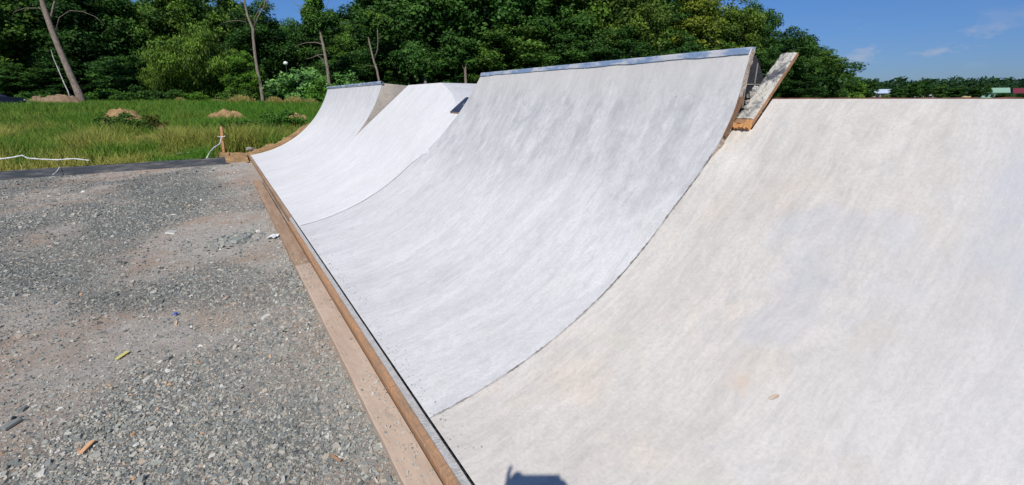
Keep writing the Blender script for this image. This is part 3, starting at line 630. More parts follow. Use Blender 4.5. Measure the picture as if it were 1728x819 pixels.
p = on_z(461, 402, GZ); q = MB().grid([[(x, y, 0.01 + random.uniform(0, 0.02)) for x in np.linspace(-.05, .05, 5)] for y in np.linspace(-.07, .07, 6)])
o = build('paper_scrap', q, M_white); o.location = (p[0], p[1], GZ + 0.006); o.rotation_euler = (0, 0, -0.6); tag(o, 'crumpled white paper scrap beside the brown board', 'litter')
# dry leaf on the bank
q = ray(1305, 675); best = min((abs(EYE + q[2] * t - bank(s)[1]) + abs(q[0] * t - bank(s)[0]), t, s) for t in np.linspace(0.8, 2.5, 500) for s in (np.linspace(0, 2.3, 60)))
lp = CAM + q * best[1]; s = best[2]; x1, z1 = bank(s); x2, z2 = bank(s + .01); d = Vector((x2 - x1, 0, z2 - z1)).normalized(); nn = Vector((-d.z, 0, d.x))
q = MB(); ys = np.linspace(-1, 1, 9); rows = [[Vector((x1, lp[1], z1)) + d * (0.020 * y) + Vector((0, 1, 0)) * (0.011 * k * math.sqrt(max(0, 1 - y * y)) - 0.008 * y) + nn * (0.0008 + 0.0015 * k * k) for k in (-1, 0, 1)] for y in ys]
tag(build('dry_leaf', q.grid(rows), simple('tan_leaf', (0.56, 0.44, 0.32), 0.8)), 'small tan dry leaf stuck on the broad near bank', 'leaf')

# ------------------------------------------------------------------ back kerb, stake, tape, soil
KP = empty('kerb_board', (-6, 13.75, -0.1), 'long dark tarred edging board between the gravel yard and grass', 'edging')
rows = []
for x in np.linspace(-14, 0.02, 90):
    y = 13.63 - 0.05 * (x / 4); t_ = 0.070 + random.uniform(-.008, .008) - 0.02 * (x / -14) * 0
    rows.append([(x, y, -0.14), (x, y + .004, t_ - .012), (x, y + .012, t_), (x, y + .055, t_), (x, y + .06, -0.14)])
q = MB().grid(rows); q.add(rows[-1], [(0, 1, 2, 3, 4)]); build('board', q, M_kerbb, KP)
rows = [[(x, 13.63 - .05 * (x / 4) + .055 + random.uniform(-.012, .0), 0.074 + random.uniform(-.006, .010)), (x, 13.63 - .05 * (x / 4) + .10, 0.074 + random.uniform(-.01, .008)), (x, 13.63 - .05 * (x / 4) + .14, -.12)] for x in np.linspace(-14, 0.0, 160)]
build('backing_strip', MB().grid(rows), simple('straw_soil', (0.42, 0.36, 0.20), 0.95, (0.22, 0.2, 0.09), 8), KP)
sp = on_z(378, 264, -0.1)
ST = empty('wooden_stake', (sp[0], sp[1], -0.15), 'orange wooden stake standing at the end of the dark edging board', 'stake')
a = Vector((sp[0], sp[1], -0.16)); b = Vector(at(373.5, 214, 13.2)); kk = (sp[1] / b.y); b = Vector(CAM) + (b - Vector(CAM)) * kk
q = MB(); e1 = Vector((0.030, -0.012, 0)); e2 = Vector((0.012, 0.024, 0)); q.hexa([tuple(c_ + s1 * e1 + s2 * e2) for c_ in (a, b) for (s1, s2) in ((-1, -1), (1, -1), (1, 1), (-1, 1))])
build('shaft', q, simple('stake_wood', (0.52, 0.28, 0.13), 0.8, (0.38, 0.19, 0.09), 6), ST)
kn = a.lerp(b, 0.68)
q = MB(); ring = [kn + 1.25 * (e1 * s1 + e2 * s2) + Vector((0, 0, .01 * s1)) for (s1, s2) in ((-1, -1), (1, -1), (1, 1), (-1, 1), (-1, -1))]
q.tube(ring, 0.012, 6); q.tube([kn + Vector((-.05, -.03, 0)), kn + Vector((-.10, -.03, .02)), kn + Vector((-.12, -.03, .03))], 0.010, 5)
q.tube([kn + Vector((.03, -.03, 0)), kn + Vector((.08, -.03, .03))], 0.009, 5); build('tape_knot', q, M_white, ST)
def ribbon(pts, wdt, name, lab):
    pts = [Vector(p) for p in pts]; n = 10; out = []
    for i in range(len(pts) - 1):
        for k in range(n): out.append(pts[i].lerp(pts[i + 1], k / n))
    out.append(pts[-1]); q_ = MB().tube(out, [wdt * (0.6 + 0.4 * abs(math.sin(i * 0.45))) for i in range(len(out))], 6)
    return tag(build(name, q_, M_white), lab, 'tape')
def yplane(px, py, y): q_ = ray(px, py); return CAM + q_ * (y / q_[1])
ribbon([kn + Vector((-.03, -.04, -.02)), yplane(371, 243, 15.0), yplane(360, 250, 14.6), yplane(354, 257, 14.2), yplane(349, 267, 13.68)], 0.016, 'barrier_tape', 'white tape hanging from the stake down to the edging board')
ribbon([p_ + np.array([0, 0, .0]) for p_ in (yplane(-60, 268, 14.1), yplane(0, 268.5, 14.1), yplane(20, 266, 14.1), yplane(38, 262.5, 14.1), yplane(46, 267, 14.1), yplane(70, 269, 14.1), yplane(97, 270, 14.1), yplane(125, 268, 14.1), yplane(150, 271, 14.1))], 0.016, 'barrier_tape', 'slack white tape sagging over grass at far left')
ribbon([yplane(296, 260, 15.4), yplane(320, 257, 15.5), yplane(345, 254, 15.6), yplane(362, 250, 15.6)], 0.007, 'barrier_tape', 'faint thin tape in grass left of the stake')
ribbon([yplane(88, 296, 13.6), yplane(97, 288, 13.59), yplane(101, 281, 13.66)][::-1], 0.006, 'barrier_tape', 'short white tape end hanging over the dark edging board')

def mound(px, py, wd, dp, ht, seed, lab, m_=None, depth=None, name='dirt_mound', zoff=0.0):
    if depth is None: p = on_z(px, py, -0.1)
    else: p = at(px, py, depth); p[2] = terr(p[0], p[1])
    N = 44; u = np.linspace(-1, 1, N); A, B = np.meshgrid(u, u, indexing='ij'); r = np.sqrt(A ** 2 + B ** 2)
    rr_ = r * (0.75 + 0.5 * fbm(np.arctan2(B, A) * 1.3 + 7, r * 0.8, seed, 3)) * 1.05
    h = ht * np.clip(1 - rr_ ** 2.6, 0, 1) * (0.72 + 0.5 * fbm(A * 1.6 + seed, B * 1.6, seed, 3)) + 0.55 * ht * (fbm(A * 5 + seed, B * 5, seed + 3, 5) - 0.5) * np.clip(2 - 2 * r, 0, 1)
    h = np.where(r >= 1, -0.12, h * 0.82 + 0.08)
    me = grid_mesh(name, A * wd / 2, B * dp / 2, h); me.polygons.foreach_set('use_smooth', np.zeros(len(me.polygons), bool))
    o = link(name, me, m_ or M_soil); o.location = (p[0], p[1], float(terr(p[0], p[1])) - 0.02 + zoff); o.rotation_euler[2] = -0.5
    return tag(o, lab, 'dirt mound', 'dirt mounds in the field')
mound(214, 222, 2.0, 1.7, 0.95, 1, 'orange dirt mound in mid grass left of the stake', depth=23, zoff=.1)
mound(386, 216, 2.6, 1.4, 0.80, 2, 'long orange dirt mound in grass just behind the stake', depth=25, zoff=.1)
mound(270, 236, 1.5, 1.1, 0.60, 3, 'low brownish dirt mound in grass between stake and tall mound', M_soil2, depth=19)
mound(505, 216, 1.6, 1.2, 0.85, 4, 'orange dirt mound showing beside the far quarter pipe curve', depth=24)
mound(108, 186, 4.4, 2.6, 1.2, 5, 'brown dirt mound at the foot of the leaning bare tree', M_soil2, depth=40)
mound(66, 184, 2.0, 1.6, 1.1, 6, 'small brown dirt mound left of the one below the leaning tree', M_soil2, depth=40)
mound(245, 249, 2.2, 1.0, 0.36, 8, 'flat bare soil patch in yellowish grass at mid left', M_soil2, depth=16)
# excavated soil along the far side of the ramp
XX, YY = np.meshgrid(np.linspace(-0.7, 5.2, 130), np.linspace(13.62, 16.6, 70), indexing='ij')
pz = np.array([prof(max(0.0, min(v - XT, 2.2)) * 1.12)[1] if v > XT else -0.04 for v in XX[:, 0]])[:, None]
hh_ = (pz * 0.93 + 0.10) * (1 - sst(14.75, 16.4, YY)) * (1 - 0.75 * sst(2.2, 3.6, XX)) * sst(-0.5, 0.3, XX) - 0.14 * sst(14.9, 16.4, YY) - 0.05
hh_ += (0.20 * (fbm(XX * 2.6, YY * 2.6, 6, 4) - 0.45) + 0.14 * (fbm(XX * 9, YY * 9, 16, 3) - 0.5)) * (1 - sst(15.9, 16.6, YY)) * (0.45 + 0.55 * sst(0, 1.2, XX))
lo_ = -0.135 + (0.10 * sst(13.7, 14.7, YY) + 0.20 * (fbm(XX * 3.1, YY * 3.1, 46, 4) - .42) + 0.07 * (fbm(XX * 10, YY * 10, 26, 3) - .5)) * sst(-0.7, -0.2, XX) * (1 - 0.6 * sst(15.6, 16.5, YY))
lo_ = np.minimum(lo_, -0.13 + 0.45 * np.clip(YY - 13.68, 0, 1) + .02)
mx_ = sst(0.35, 0.75, XX); hh_ = lo_ * (1 - mx_) + hh_ * mx_
hh_ = np.where((YY < 14.56) & (XX > 0.58), -0.3, hh_)
me = grid_mesh('soil_bank', XX, YY, hh_); me.polygons.foreach_set('use_smooth', np.zeros(len(me.polygons), bool))
tag(link('soil_bank', me, M_soil), 'loose orange excavated soil along the far edge of the ramps', 'soil')
for px, py, s, lab in ((422, 250, 0.11, 'pale grey rubble lump on soil at the far ramp corner'), (458, 244, 0.09, 'orange soil clod beside far ramp, left of the next clod'), (494, 231, 0.09, 'orange soil clod higher beside the far ramp')):
    p = at(px, py, 13.0); o = tag(build('rubble_lump', MB().ellipsoid((0, 0, 0), (s, s * .8, s * .55), 9, 7, 0.3), M_mortar if px == 422 else M_soil), lab, 'rubble'); o.location = (p[0], p[1], p[2] - s * .3)

# ------------------------------------------------------------------ leaves
def cards(C, N_, size, g, asp=0.6, droop=None):
    """C centres (n,3), N_ normals, size (n,) -> quad verts"""
    n = len(C); t = g.normal(0, 1, (n, 3)); 
    if droop is not None: t = t * (1 - droop) + np.array([0, 0, -1.0]) * droop * 2
    N_ = N_ / (np.linalg.norm(N_, axis=1, keepdims=True) + 1e-9)
    t -= N_ * (t * N_).sum(1, keepdims=True); t /= (np.linalg.norm(t, axis=1, keepdims=True) + 1e-9); b = np.cross(N_, t)
    s = size[:, None]; k = g.uniform(-0.25, 0.25, (n, 1)) * s
    V = np.stack([C - t * s, C - b * s * asp + N_ * k, C + t * s, C + b * s * asp + N_ * k * .5], 1)
    return V.reshape(-1, 3)
def crown_mesh(name, seed, h, wd, base, nclump, per, leaf, shape='round', clump=(0.9, 1.7), droop=None, asp=0.6, inner=1200):
    g = np.random.default_rng(seed); C = []; Nn = []; Sz = []; Sh = []
    zc = (h + base) / 2; hz = (h - base) / 2
    k = 0
    while k < nclump:
        d = g.normal(0, 1, 3); d /= np.linalg.norm(d); rr = g.uniform(0.45, 1.0) ** 0.6
        q = d * rr
        if shape == 'spire': f = 1.0 - 0.6 * (q[2] + 1) / 2
        elif shape == 'umbrella': f = 0.65 + 0.45 * (q[2] > -0.2)
        else: f = 1.0 - 0.18 * max(0, -q[2])
        wob = 0.8 + 0.4 * float(vnoise(d[0] * 2 + seed, d[1] * 2 + d[2], seed))
        c = np.array([q[0] * wd / 2 * f * wob, q[1] * wd / 2 * f * wob, zc + q[2] * hz * (0.9 + 0.15 * wob - .05)])
        r = g.uniform(*clump); n = int(per * (r / np.mean(clump)) ** 1.6)
        dd = g.normal(0, 1, (n, 3)); dd /= np.linalg.norm(dd, axis=1, keepdims=True); dd[:, 2] = np.where((dd[:, 2] < -0.3) & (g.uniform(0, 1, n) < .5), -dd[:, 2] * .6, dd[:, 2])
        rad = r * g.uniform(0.45, 1.12, (n, 1)) * np.array([1, 1, 0.95]); C.append(c + dd * rad)
        Nn.append(dd * 0.9 + g.normal(0, 0.6, (n, 3)) + np.array([0, 0, 0.1])); Sz.append(g.uniform(0.6, 1.35, n) * leaf)
        Sh.append(np.clip(0.42 + 0.30 * dd[:, 2] + g.normal(0, 0.16, n) + g.normal(0, 0.13), 0, 1)); k += 1  # clump tops coloured lighter and undersides darker, top light put into the leaves
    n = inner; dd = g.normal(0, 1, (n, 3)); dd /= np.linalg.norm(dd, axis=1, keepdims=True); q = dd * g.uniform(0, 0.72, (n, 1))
    C.append(np.stack([q[:, 0] * wd / 2, q[:, 1] * wd / 2, zc + q[:, 2] * hz], 1)); Nn.append(g.normal(0, 1, (n, 3))); Sz.append(np.full(n, leaf * 2.4)); Sh.append(np.full(n, 0.08))  # inner leaves coloured dark to give the shade inside the crown
    C = np.concatenate(C); V = cards(C, np.concatenate(Nn), np.concatenate(Sz), g, asp, droop); me = fast_mesh(name, V, 4, np.arange(len(V)), np.repeat(np.concatenate(Sh), 4))
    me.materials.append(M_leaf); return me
def trunk_mesh(name, seed, h, r, wd):
    g = random.Random(seed); m = MB(); pts = [(0, 0, -0.3)]; x = y = 0
    for i in range(1, 8): x += g.uniform(-.15, .15); y += g.uniform(-.15, .15); pts.append((x, y, h * i / 8))
    m.tube(pts, [r * (1.25 if i == 0 else 1 - 0.11 * i) for i in range(8)], 9)
    for k in range(7):
        i = g.randint(3, 6); p = Vector(pts[i]); a = g.uniform(0, 6.28); l = wd * g.uniform(0.25, 0.42)
        q = p + Vector((math.cos(a) * l * .5, math.sin(a) * l * .5, l * .45)); e = p + Vector((math.cos(a) * l, math.sin(a) * l, l * .75)); m.tube([p, q, e], [r * .4, r * .25, r * .1], 6)
    me = bpy.data.meshes.new(name); me.from_pydata(m.v, [], m.f); me.update(); me.materials.append(M_barkd); return me
protos = []
for k, (h, wd, base, shp, ncl, per, lf) in enumerate([(17, 10, 0.8, 'round', 110, 190, 0.175), (17, 9, 0.6, 'round', 105, 190, 0.17), (17, 11, 1.0, 'umbrella', 115, 190, 0.18), (17, 8, 0.7, 'spire', 100, 180, 0.17), (17, 10, 1.2, 'round', 85, 200, 0.185)]):
    protos.append((crown_mesh('crown', 100 + k, h, wd, base, ncl, per, lf, shp, (0.6, 1.55)), trunk_mesh('trunk', 200 + k, h * .8, 0.30, wd), h, wd))
bushes = [(crown_mesh('crown', 130 + k, 4.0, 4.6, 0.05, 42, 80, 0.15, 'round', (0.45, 0.9), inner=500), trunk_mesh('trunk', 230 + k, 2.6, 0.10, 3.0), 4.0, 4.6) for k in range(2)]
willow = (crown_mesh('crown', 150, 10, 9, 0.3, 95, 200, 0.19, 'umbrella', (0.6, 1.5), droop=0.8, asp=0.26), trunk_mesh('trunk', 250, 7.5, 0.28, 8), 10, 9)
smallp = (crown_mesh('crown', 160, 17, 10, 0.5, 60, 60, 0.42, 'round', (1.0, 2.0), inner=400), trunk_mesh('trunk', 260, 13, 0.35, 8), 17, 10)
def tree(px, top, depth, wpx, proto, tint, label, group=None, name='broadleaf_tree', cat='tree', rot=None, sink=0.0):
    p = at(px, 170, depth); z = float(terr(p[0], p[1])); P_top = at(px, top, depth); H = P_top[2] - z
    c, t, ph, pw = proto; st = math.sqrt(1 + ((px - 864) / F) ** 2)
    o = empty(name, (p[0], p[1], z - 0.05 - sink), label, cat, group); o.rotation_euler[2] = random.uniform(0, 6.28) if rot is None else rot
    wsc = wpx * depth / F / st / pw * 1.12; o.scale = (wsc, wsc, H / ph / 1.0)
    ob = link('crown', c, None, o); ob.color = (*tint, 1); link('trunk', t, None, o); return o
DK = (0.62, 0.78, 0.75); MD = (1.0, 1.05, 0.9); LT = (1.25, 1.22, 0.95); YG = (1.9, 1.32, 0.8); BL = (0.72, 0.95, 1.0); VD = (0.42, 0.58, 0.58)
P0, P1, P2, P3, P4 = protos
# front wall of the wood, from left to right
FT = [
 (-55, -50, 60, 230, P0, DK, 'dark tree cut by the left edge of the photo, above the black car'),
 (45, -60, 62, 190, P2, MD, 'big green tree left of the leaning bare tree'),
 (165, -45, 64, 170, P1, VD, 'very dark tall tree right behind the leaning bare tree'),
 (238, 2, 66, 110, P3, DK, 'dark pointed tree left of the pale drooping tree'),
 (310, -12, 70, 130, P0, MD, 'mid green tree rising behind the pale drooping tree'),
 (372, -22, 72, 140, P2, LT, 'lighter green tall tree at the top left of the forked bare tree'),
 (455, 12, 70, 100, P1, VD, 'very dark tree just right of the forked bare tree'),
 (500, 40, 80, 90, P0, BL, 'bluish dark tree under the open sky gap'),
 (560, 36, 78, 110, P4, DK, 'dark tree behind the ivy topped bare tree'),
 (606, 44, 74, 70, P1, MD, 'mid green tree right of the ivy topped bare tree'),
 (650, -30, 64, 110, P3, DK, 'dark tall tree behind the slim twin stemmed bare tree'),
 (735, -80, 62, 170, P0, DK, 'huge dark tree right of the slim twin stemmed bare tree'),
 (830, -70, 64, 170, P2, BL, 'huge bluish green tree above the left end of the near steel edge'),
 (915, -55, 62, 140, P4, DK, 'dark tree over the left third of the near steel edge'),
 (985, -60, 64, 130, P1, LT, 'lighter green tree over the joint in the near steel edge'),
 (1050, -35, 60, 110, P0, (1.25, 1.08, .85), 'olive green tree left of the yellowish one'),
 (1105, -20, 66, 110, P2, DK, 'dark tree directly left of the yellowish tree'),
 (1158, -12, 62, 105, P3, YG, 'yellowish green tree over the right part of the near steel edge'),
 (1212, -2, 66, 90, P1, (1.3, 1.1, .8), 'olive tree directly right of the yellowish tree'),
 (1256, 14, 68, 80, P0, DK, 'dark tree whose crown meets the sky above the near quarter pipe corner'),
 (1312, 54, 72, 100, P2, DK, 'dark tree behind the leaning plank'),
 (1372, 92, 76, 85, P4, MD, 'mid green tree right of the leaning plank'),
 (1408, 112, 84, 55, P1, DK, 'smaller dark tree stepping down right of the plank'),
]
for px, top, d, wp, pr, ti, lab in FT: tree(px, top, d, wp, pr, ti, lab)
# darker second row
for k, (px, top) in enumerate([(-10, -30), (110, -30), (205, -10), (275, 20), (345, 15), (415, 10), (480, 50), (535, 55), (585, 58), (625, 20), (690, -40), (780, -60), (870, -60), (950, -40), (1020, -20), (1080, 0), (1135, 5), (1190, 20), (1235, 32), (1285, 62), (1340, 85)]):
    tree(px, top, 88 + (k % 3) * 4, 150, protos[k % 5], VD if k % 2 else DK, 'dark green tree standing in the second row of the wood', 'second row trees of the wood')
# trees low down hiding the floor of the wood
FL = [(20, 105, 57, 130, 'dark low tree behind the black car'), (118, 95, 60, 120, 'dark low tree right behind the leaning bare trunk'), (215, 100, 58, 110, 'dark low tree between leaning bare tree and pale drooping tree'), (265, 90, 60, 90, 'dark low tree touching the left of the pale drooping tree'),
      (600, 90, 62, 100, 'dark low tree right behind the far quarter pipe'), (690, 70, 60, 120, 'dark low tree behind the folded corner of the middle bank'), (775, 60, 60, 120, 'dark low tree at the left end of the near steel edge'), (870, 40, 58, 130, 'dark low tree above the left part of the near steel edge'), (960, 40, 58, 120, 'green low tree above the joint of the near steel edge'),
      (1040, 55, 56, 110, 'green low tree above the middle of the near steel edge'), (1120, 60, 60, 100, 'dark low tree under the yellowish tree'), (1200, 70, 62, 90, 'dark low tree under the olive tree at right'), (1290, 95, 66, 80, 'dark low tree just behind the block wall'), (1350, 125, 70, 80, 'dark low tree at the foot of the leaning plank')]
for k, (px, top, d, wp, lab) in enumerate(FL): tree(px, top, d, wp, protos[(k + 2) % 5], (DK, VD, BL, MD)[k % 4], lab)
tree(345, 52, 52, 128, willow, (1.5, 1.35, 1.0), 'pale yellow green drooping tree at left centre of the wood', name='drooping_tree', rot=1.0)
tree(290, 92, 51, 70, willow, (1.45, 1.3, 0.9), 'small pale drooping tree at the left foot of the bigger one', name='drooping_tree')
tree(418, 90, 51, 66, P0, (1.35, 1.5, 0.9), 'small fresh green tree just left of the forked bare trunk', name='small_tree')
tree(515, 118, 50, 88, bushes[0], (2.2, 2.3, 3.2), 'silvery green bush between the forked and ivy topped bare trees', name='silvery_bush', cat='bush')
tree(590, 128, 52, 66, bushes[1], (1.5, 1.7, 2.0), 'dull silvery bush right behind the far steel edge', name='silvery_bush', cat='bush')
tree(545, 138, 47, 50, bushes[1], (1.2, 1.5, 0.9), 'green bush at the foot of the ivy topped bare tree', name='bush', cat='bush')
tree(480, 140, 49, 50, bushes[0], (0.8, 1.0, 0.9), 'dark green bush right of the forked bare trunk foot', name='bush', cat='bush')
for px, top, wp, ti, lab in [(180, 150, 60, (.9, 1.1, .8), 'low green bush right of the leaning bare trunk'), (235, 148, 60, DK, 'low dark bush at the field edge, second right of the leaning trunk'), (330, 156, 40, (1.2, 1.4, .8), 'low bright bush under the pale drooping tree'), (60, 155, 60, (.8, 1, .8), 'low green bush behind the brown dirt mound'),
                        (290, 152, 60, DK, 'low dark bush under the small pale drooping tree'), (400, 150, 50, MD, 'low green bush behind the straw coloured grass')]:
    tree(px, top, 49, wp, bushes[px % 2], ti, lab, name='bush', cat='bush')
def straw(seed):
    g = np.random.default_rng(seed); n = 900; a = g.uniform(0, 6.28, n); r = np.sqrt(g.uniform(0, 1, n)); x = np.cos(a) * r; y = np.sin(a) * r * .6; h = g.uniform(.5, 1, n) * (1 - .45 * r ** 2)
    B = np.stack([x, y, np.zeros(n)], 1); T = B + np.stack([g.normal(0, .16, n), g.normal(0, .16, n), h], 1); w_ = np.stack([np.cos(a * 7) * .022, np.sin(a * 7) * .022, 0 * a], 1)
    V = np.stack([B - w_, B + w_, T + w_ * 1.1, T - w_ * 1.1], 1).reshape(-1, 3); me = fast_mesh('blades', V, 4, np.arange(len(V)), np.repeat(np.clip(g.normal(.95, .12, n), 0, 1), 4)); me.materials.append(M_grass); return me
straws = [straw(1), straw(2)]
for k, (px, wd_, top, lab) in enumerate([(409, 44, 161, 'widest straw coloured dry grass clump at the field edge'), (462, 26, 163, 'straw coloured dry grass clump right of the forked trunk foot'), (498, 36, 163, 'straw dry grass clump under the silvery bush'), (303, 18, 164, 'small straw coloured clump under the pale drooping tree'), (525, 22, 166, 'dull straw clump beside the far quarter pipe top'), (365, 30, 167, 'dull straw clump left of the widest one')]):
    p = at(px, 170, 44); z = float(terr(p[0], p[1])); H_ = at(px, top, 44)[2] - z; o = empty('dry_grass_clump', (p[0], p[1], z - .05), lab, 'dry grass', 'dry grass clumps at the wood edge')
    wl = wd_ * 44 / F / 2 / math.sqrt(1 + ((px - 864) / F) ** 2) * 1.15; o.scale = (wl, wl, H_ * 1.15); o.rotation_euler[2] = -0.5
    ob = link('blades', straws[k % 2], None, o); ob.color = (1.05, .92, 1.3, 1) if k in (0, 1, 2, 3) else (.9, .85, 1.2, 1)
# weeds in the field
for k, (px, py, d, ti, s, lab) in enumerate([(214, 240, 17.5, (.7, .8, .7), .5, 'dark leafy weed in front of the orange mound'), (262, 238, 19, (1.3, .7, .6), .4, 'reddish weed right of the dark leafy weed'), (440, 236, 16.5, (.9, 1.1, .8), .42, 'dark green weed right of the stake, leftmost of four'), (465, 234, 17, (.9, 1.1, .8), .42, 'dark green weed right of the stake, second of four'),
                                    (402, 250, 16.2, (.8, 1.05, .75), .40, 'dark green weed at the right foot of the stake'), (420, 242, 16.4, (.8, 1.1, .8), .40, 'dark weed at the edge of the orange soil bank'), (482, 222, 18.5, (.7, .9, .7), .55, 'tall dark weed right of the stake, near the ramp')]):
    p = at(px, py, d); z = float(terr(p[0], p[1])); o = empty('leafy_weed', (p[0], p[1], z), lab, 'weed', 'leafy weeds in the field'); o.scale = (s * .62, s * .62, s * .52)
    o.rotation_euler[2] = k; ob = link('leaves', bushes[k % 2][0], None, o); ob.color = (*ti, 1)

g = np.random.default_rng(71); n = 26000; px = g.uniform(-160, 1420, n); d = g.uniform(70, 82, n)
C = np.array([CAM + ray(a, 168) * b for a, b in zip(px, d)]); C[:, 2] = terr(C[:, 0], C[:, 1]) + g.uniform(0, 1, n) * (4.5 + 3.5 * fbm(px * 0.03, d * .1, 3))
V = cards(C, g.normal(0, 1, (n, 3)) + np.array([0, 0, .3]), g.uniform(0.25, 0.55, n), g)
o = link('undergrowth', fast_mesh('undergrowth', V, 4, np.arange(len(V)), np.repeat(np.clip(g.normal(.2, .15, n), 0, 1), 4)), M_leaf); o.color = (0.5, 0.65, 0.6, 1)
tag(o, 'dark tangled undergrowth on the floor of the wood', 'undergrowth', kind='stuff')
# bare trees, drawn from the photo as polylines at their depth
def bare(depth, trunk, tr, branches, label, name='bare_tree', m_=None, crown=None):
    p = at(*trunk[0], depth); z = float(terr(p[0], p[1])); root = empty(name, (p[0], p[1], z - .1), label, 'tree')
    q = MB(); pts = [at(a, b, depth + random.uniform(-.2, .2)) for a, b in trunk]; pts[0][2] = z - .1
    n = len(pts); kx = 0.92 / math.sqrt(1 + ((trunk[0][0] - 864) / F) ** 2); q.tube(pts, [t_ * kx * depth / F / 2 for t_ in tr], 10)
    build('trunk', q, m_ or M_bark, root, True)
    for br, r0, r1 in branches:
        k = len(br); q = MB().tube([at(a, b, depth + 0.35 * i * (1 if len(br) % 2 else -1)) for i, (a, b) in enumerate(br)], [kx * (r0 + (r1 - r0) * i / (k - 1)) * depth / F / 2 for i in range(k)], 6)
        build('branch', q, m_ or M_bark, root, True)
    for (cx, cy, cw, ch, ti) in crown or []:
        me = crown_mesh('crown', int(cx) + 7, ch, cw, 0.0, 26, 70, 0.16, 'round', (0.4, 0.8), inner=150); pc = at(cx, cy, depth)
        o = link('crown', me, None, root); o.location = Vector(pc) - Vector((0, 0, ch / 2)) - Vector(root.location); o.color = (*ti, 1)
    return root
bare(44, [(141, 178), (133, 158), (124, 138), (112, 110), (101, 85), (90, 58), (80, 30), (70, 0), (62, -30), (58, -70)], [24, 17.5, 15.5, 14, 13, 12.5, 12, 11, 10, 8],
     [([(80, 28), (66, 14), (42, 14), (24, 20), (18, 34)], 2.6, .7), ([(92, 60), (100, 30), (118, 18), (140, 20), (160, 28), (174, 40)], 2.4, .6), ([(84, 40), (90, 10), (98, -20)], 6, 3), ([(70, 0), (40, -20)], 5, 2)],
     'thick bare trunk leaning left at the left of the wood', crown=[(60, -60, 7, 5, MD), (100, -40, 5, 4, MD)])
bare(50, [(444, 180), (443, 165), (439, 140), (434, 118), (430, 90), (427, 60), (427, 50), (418, 28), (413, 5), (410, -30), (405, -60)], [8, 7, 6.5, 6.2, 6, 5.5, 5.5, 4.5, 4, 3, 2],
     [([(427, 50), (436, 28), (446, 10), (450, -15)], 3.2, 1.5), ([(429, 46), (430, 30), (438, 14), (442, 5)], 2.2, 1), ([(416, 38), (402, 35), (388, 36), (376, 39)], 2, .7), ([(413, 6), (402, 0), (396, -12)], 2, .8), ([(446, 12), (457, 12), (466, 11)], 1.4, .6), ([(444, 10), (452, 0), (455, -10)], 1.6, .8)],
     'forked bare trunk with leafless top against the sky at left', crown=[(405, -70, 4, 3, MD)])
bare(50, [(558, 185), (556, 150), (553, 120), (549, 95), (545, 75), (540, 55), (535, 40), (531, 20), (530, -10), (528, -50)], [7, 6.5, 6, 5.5, 5, 4.6, 3.6, 3, 2.5, 1.5],
     [([(554, 122), (548, 108), (540, 97), (536, 94)], 3, 1.4), ([(546, 76), (534, 72), (518, 72), (504, 76), (496, 82)], 2.2, .7), ([(550, 92), (536, 93), (526, 98), (516, 100)], 1.8, .6), ([(536, 46), (526, 28), (514, 18), (500, 8), (490, -2)], 2.4, .8), ([(528, 30), (514, 24), (498, 18)], 1.6, .6), ([(540, 60), (536, 50), (534, 46)], 2.5, 1.5), ([(552, 30), (556, 20), (551, 12), (556, -5)], 1.5, .7)],
     'bare trunk with ivy covered top against the sky', crown=[(531, 15, 1.5, 2.6, (.9, 1.1, .9)), (530, 40, 1.3, 1.8, (.9, 1.1, .9)), (522, 26, 1.0, 1.2, MD), (526, -15, 2.0, 2.6, MD), (556, 33, 0.9, 0.9, DK)])
bare(52, [(644, 180), (640, 140), (636, 118), (631, 104), (627, 88), (622, 66), (618, 45)], [5, 4.4, 4, 3.6, 3.4, 3, 2],
     [([(636, 118), (630, 112), (622, 111), (616, 110)], 1.6, .6), ([(632, 100), (637, 84), (638, 68), (637, 50)], 2.4, 1.4)], 'slim twin stemmed bare tree behind the far quarter pipe', crown=[(618, 42, 1.6, 2.4, DK), (637, 40, 2.0, 2.6, MD)])
bare(50, [(719, 185), (718, 145), (717.5, 130), (714, 112)], [7, 6.5, 5.5, 1.2], [([(718, 134), (713, 126)], 2, 1)], 'short pale trunk behind the folded corner of the middle bank', crown=[(717, 112, 3.4, 2.6, DK), (700, 100, 3, 3, BL)])
bare(50, [(787, 185), (786, 140), (785, 120), (789, 96)], [6, 5.5, 4.5, 1.0], [([(785, 122), (778, 106)], 1.6, .6)], 'brown trunk showing left of the near quarter pipe top', crown=[(785, 90, 4.0, 3.0, DK), (765, 80, 3, 3, DK)])
bare(43, [(117, 163), (115, 155), (108, 140), (102, 126), (97, 114), (90, 98), (86, 84)], [3, 2.6, 2.4, 2.2, 2, 1.6, 1], [([(102, 126), (99, 112)], 1, .5)], 'thin whitish stem leaning parallel to the leaning bare trunk', m_=simple('white_bark', (0.55, 0.54, 0.5), 0.8, (0.2, 0.2, 0.18), 5))
